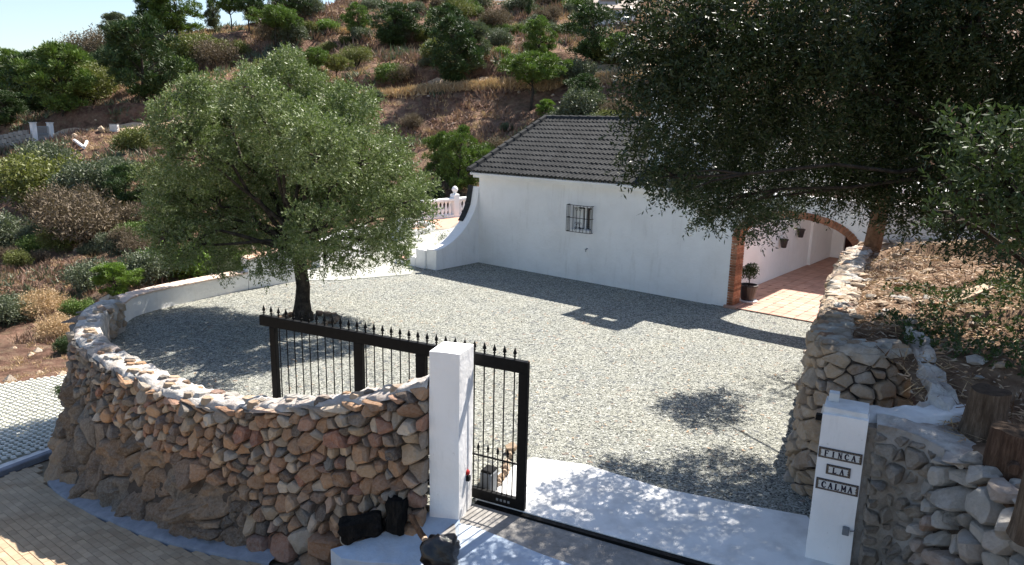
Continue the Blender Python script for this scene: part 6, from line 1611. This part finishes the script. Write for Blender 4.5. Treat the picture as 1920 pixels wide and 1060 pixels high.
# two stacked paving slabs against the retaining wall
sa = PZ(1523, 672, .05); 
o = MB().box(sa + Vector((.02, 0, .04)), (.26, .22, .08), bev=.015).build('stone_slab', 'stone_buff', tone=.6); tag(o, 'lower of two buff stone blocks at the foot of the retaining wall', 'stone block')
o = MB().box(sa + Vector((-.01, .02, .115)), (.30, .20, .065), (Vector((.96, .28, 0)), Vector((-.28, .96, 0)), UZ), bev=.015).build('stone_slab', 'stone_buff', tone=.9); tag(o, 'upper paler one of two buff stone blocks at the foot of the retaining wall', 'stone block')
# plank and flat stones on the slope
pa_, pb_ = PZ(1785, 535, 2.35), PZ(1858, 505, 2.55); d = (pb_ - pa_); L = d.length; d.normalize(); n = Vector((-d.y, d.x, 0)).normalized()
pm = (pa_ + pb_) / 2; pm.z = terr_z(pm.x, pm.y) + .08
o = MB().box(pm, (L, .2, .03), (d, n, d.cross(n)), bev=.005).build('plank', 'wood'); tag(o, 'pale wooden plank lying on the dry slope under the dark crown', 'plank')
rd = random.Random(12)
for k_ in ('stone_buff', 'stone_pale', 'stone_warm'): M[k_]['key'] = k_
for i in range(60):
    if i < 34: s = rd.uniform(2.5, 9.0); k = rd.uniform(.3, 1.5); p = RWP.at(s) - RWP.nrm(s, sgn) * k
    else: p = PZ(rd.uniform(1640, 1900), rd.uniform(470, 700), 2.3)
    if p.x < 4.6 and p.y < 8.6: continue
    z = terr_z(p.x, p.y); r = rd.uniform(.04, .12)
    o = hull_rock('loose_stone', (p.x, p.y, z + r * .35), r, rd.choice(('stone_buff', 'stone_pale', 'stone_warm')), 900 + i, None, 14, squash=(1.25, 1, .5))
    tag(o, ('small' if r < .07 else 'big' if r > .1 else 'middling') + {'stone_buff': ' buff', 'stone_pale': ' pale', 'stone_warm': ' reddish'}[o.data.materials[0].get('key', 'stone_buff')] + ' loose stone ' + ('by the wall top ' if i < 34 else 'out on the dry slope ') + ('near the plaque pillar end' if p.y < 9.5 else 'halfway up' if p.y < 12 else 'near the house end'), 'stone', 'loose stones on the dry slope')
# dead leaves and twigs on the slope
rg = np.random.default_rng(9)
def litter(name, n, m, L, Wd, sel, flat=.25, up=.02):
    P = []
    while len(P) < n:
        x, y = rg.uniform(4.3, 13), rg.uniform(6.5, 15.2)
        if x < tleft(y) - .1 or not sel(x, y): continue
        P.append((x, y, terr_z(x, y) + up))
    c = np.array(P); c[:, 2] += rg.random(n) * .05; d = unit(rg.normal(size=(n, 3)) * np.array([1, 1, flat])); w = unit(np.cross(d, rg.normal(size=(n, 3)) * np.array([.5, .5, 1]))); l = L * rg.uniform(.5, 1.4, (n, 1))
    V = np.stack([c - d * l, c + w * Wd, c + d * l, c - w * Wd], 1).reshape(-1, 3); o = npmesh(name, V, np.arange(len(V)).reshape(-1, 4), m); tag(o, kind='stuff')
litter('leaf_litter', 15000, 'litter', .05, .011, lambda x, y: True)
litter('dry_twigs', 3500, 'straw', .14, .006, lambda x, y: noise.noise((x, y, 0)) > -.1, .4)
litter('dark_twigs', 1500, 'bark_brown', .18, .008, lambda x, y: noise.noise((x * .8, y * .8, 5)) > .05, .5, .05)
# creeping plants in the shade of the crown
P = []
while len(P) < 900:
    x, y = rg.uniform(4.6, 9.5), rg.uniform(7.0, 11.5)
    if noise.noise((x * .9, y * .9, 7)) + .25 - abs(x - (5.3 + (y - 7.8) * .75)) * .35 < 0 or x < tleft(y) + .5: continue
    P.append((x, y, terr_z(x, y) + rg.uniform(0, .14)))
O = np.array(P); D = unit(rg.normal(size=(len(O), 3)) * .6 + np.array([0, 0, .8])); V, Q = sprigs(O, D, 7, .10, .06, .032, rg)
tag(npmesh('creeping_plants', V, Q, 'leaf_near'), kind='stuff')
# a few leaves blown onto the gravel
n = 700; c = np.stack([rg.uniform(-7, 5.5, n), rg.uniform(8.6, 20, n), np.full(n, .012)], 1)
keep = (c[:, 0] > -7.6 + .2 * (c[:, 1] - 12)) & (c[:, 1] > 9.4 - .45 * c[:, 0] * (c[:, 0] < 0)) & (c[:, 0] < 3.3 + .4 * (c[:, 1] - 8.6)) & (c[:, 1] < 17.5 - .5 * c[:, 0]); c = c[keep]; n = len(c)
d = unit(rg.normal(size=(n, 3)) * np.array([1, 1, .15])); w = unit(np.cross(d, np.array([0, 0, 1.0]))); L = rg.uniform(.02, .045, (n, 1))
V = np.stack([c - d * L, c + w * L * .35, c + d * L, c - w * L * .35], 1).reshape(-1, 3); tag(npmesh('fallen_leaves', V, np.arange(len(V)).reshape(-1, 4), 'litter'), kind='stuff')
# weeds: rosemary like plant beside the steps, tuft at the wall corner
def small_plant(px, py, z, r, h, m, label, seed, name='small_plant', leaf=.05):
    p = PZ(px, py, z); e = empty(name, p); tag(e, label, 'plant'); rg = np.random.default_rng(seed)
    bl = [((p.x + rg.uniform(-r, r) * .5, p.y + rg.uniform(-r, r) * .5, p.z + h * rg.uniform(.3, .8)), r * .6) for _ in range(5)]
    mb = MB()
    for c, _ in bl: mb.tube([p, Vector(c)], [.01, .005], 4, cap=False)
    mb.build('stems', 'bark', e); O, D = blob_shoots(bl, 160 / r / r * .5, rg, up=.8, inner=.1); V, Q = sprigs(O, D, 7, leaf * 2.4, leaf, leaf * .3, rg); npmesh('foliage', V, Q, m, e)
small_plant(834, 466, .12, .42, .45, 'leaf_grey', 'pale feathery plant growing behind the curved buttress', 4)
small_plant(122, 765, -1.6, .12, .5, 'leaf_lime', 'green sprig sprouting from the left edge of the rubble wall', 6)
small_plant(790, 440, .2, .5, .5, 'leaf_yellow', 'bushy plant in the white edged bed before the balustrade', 9)
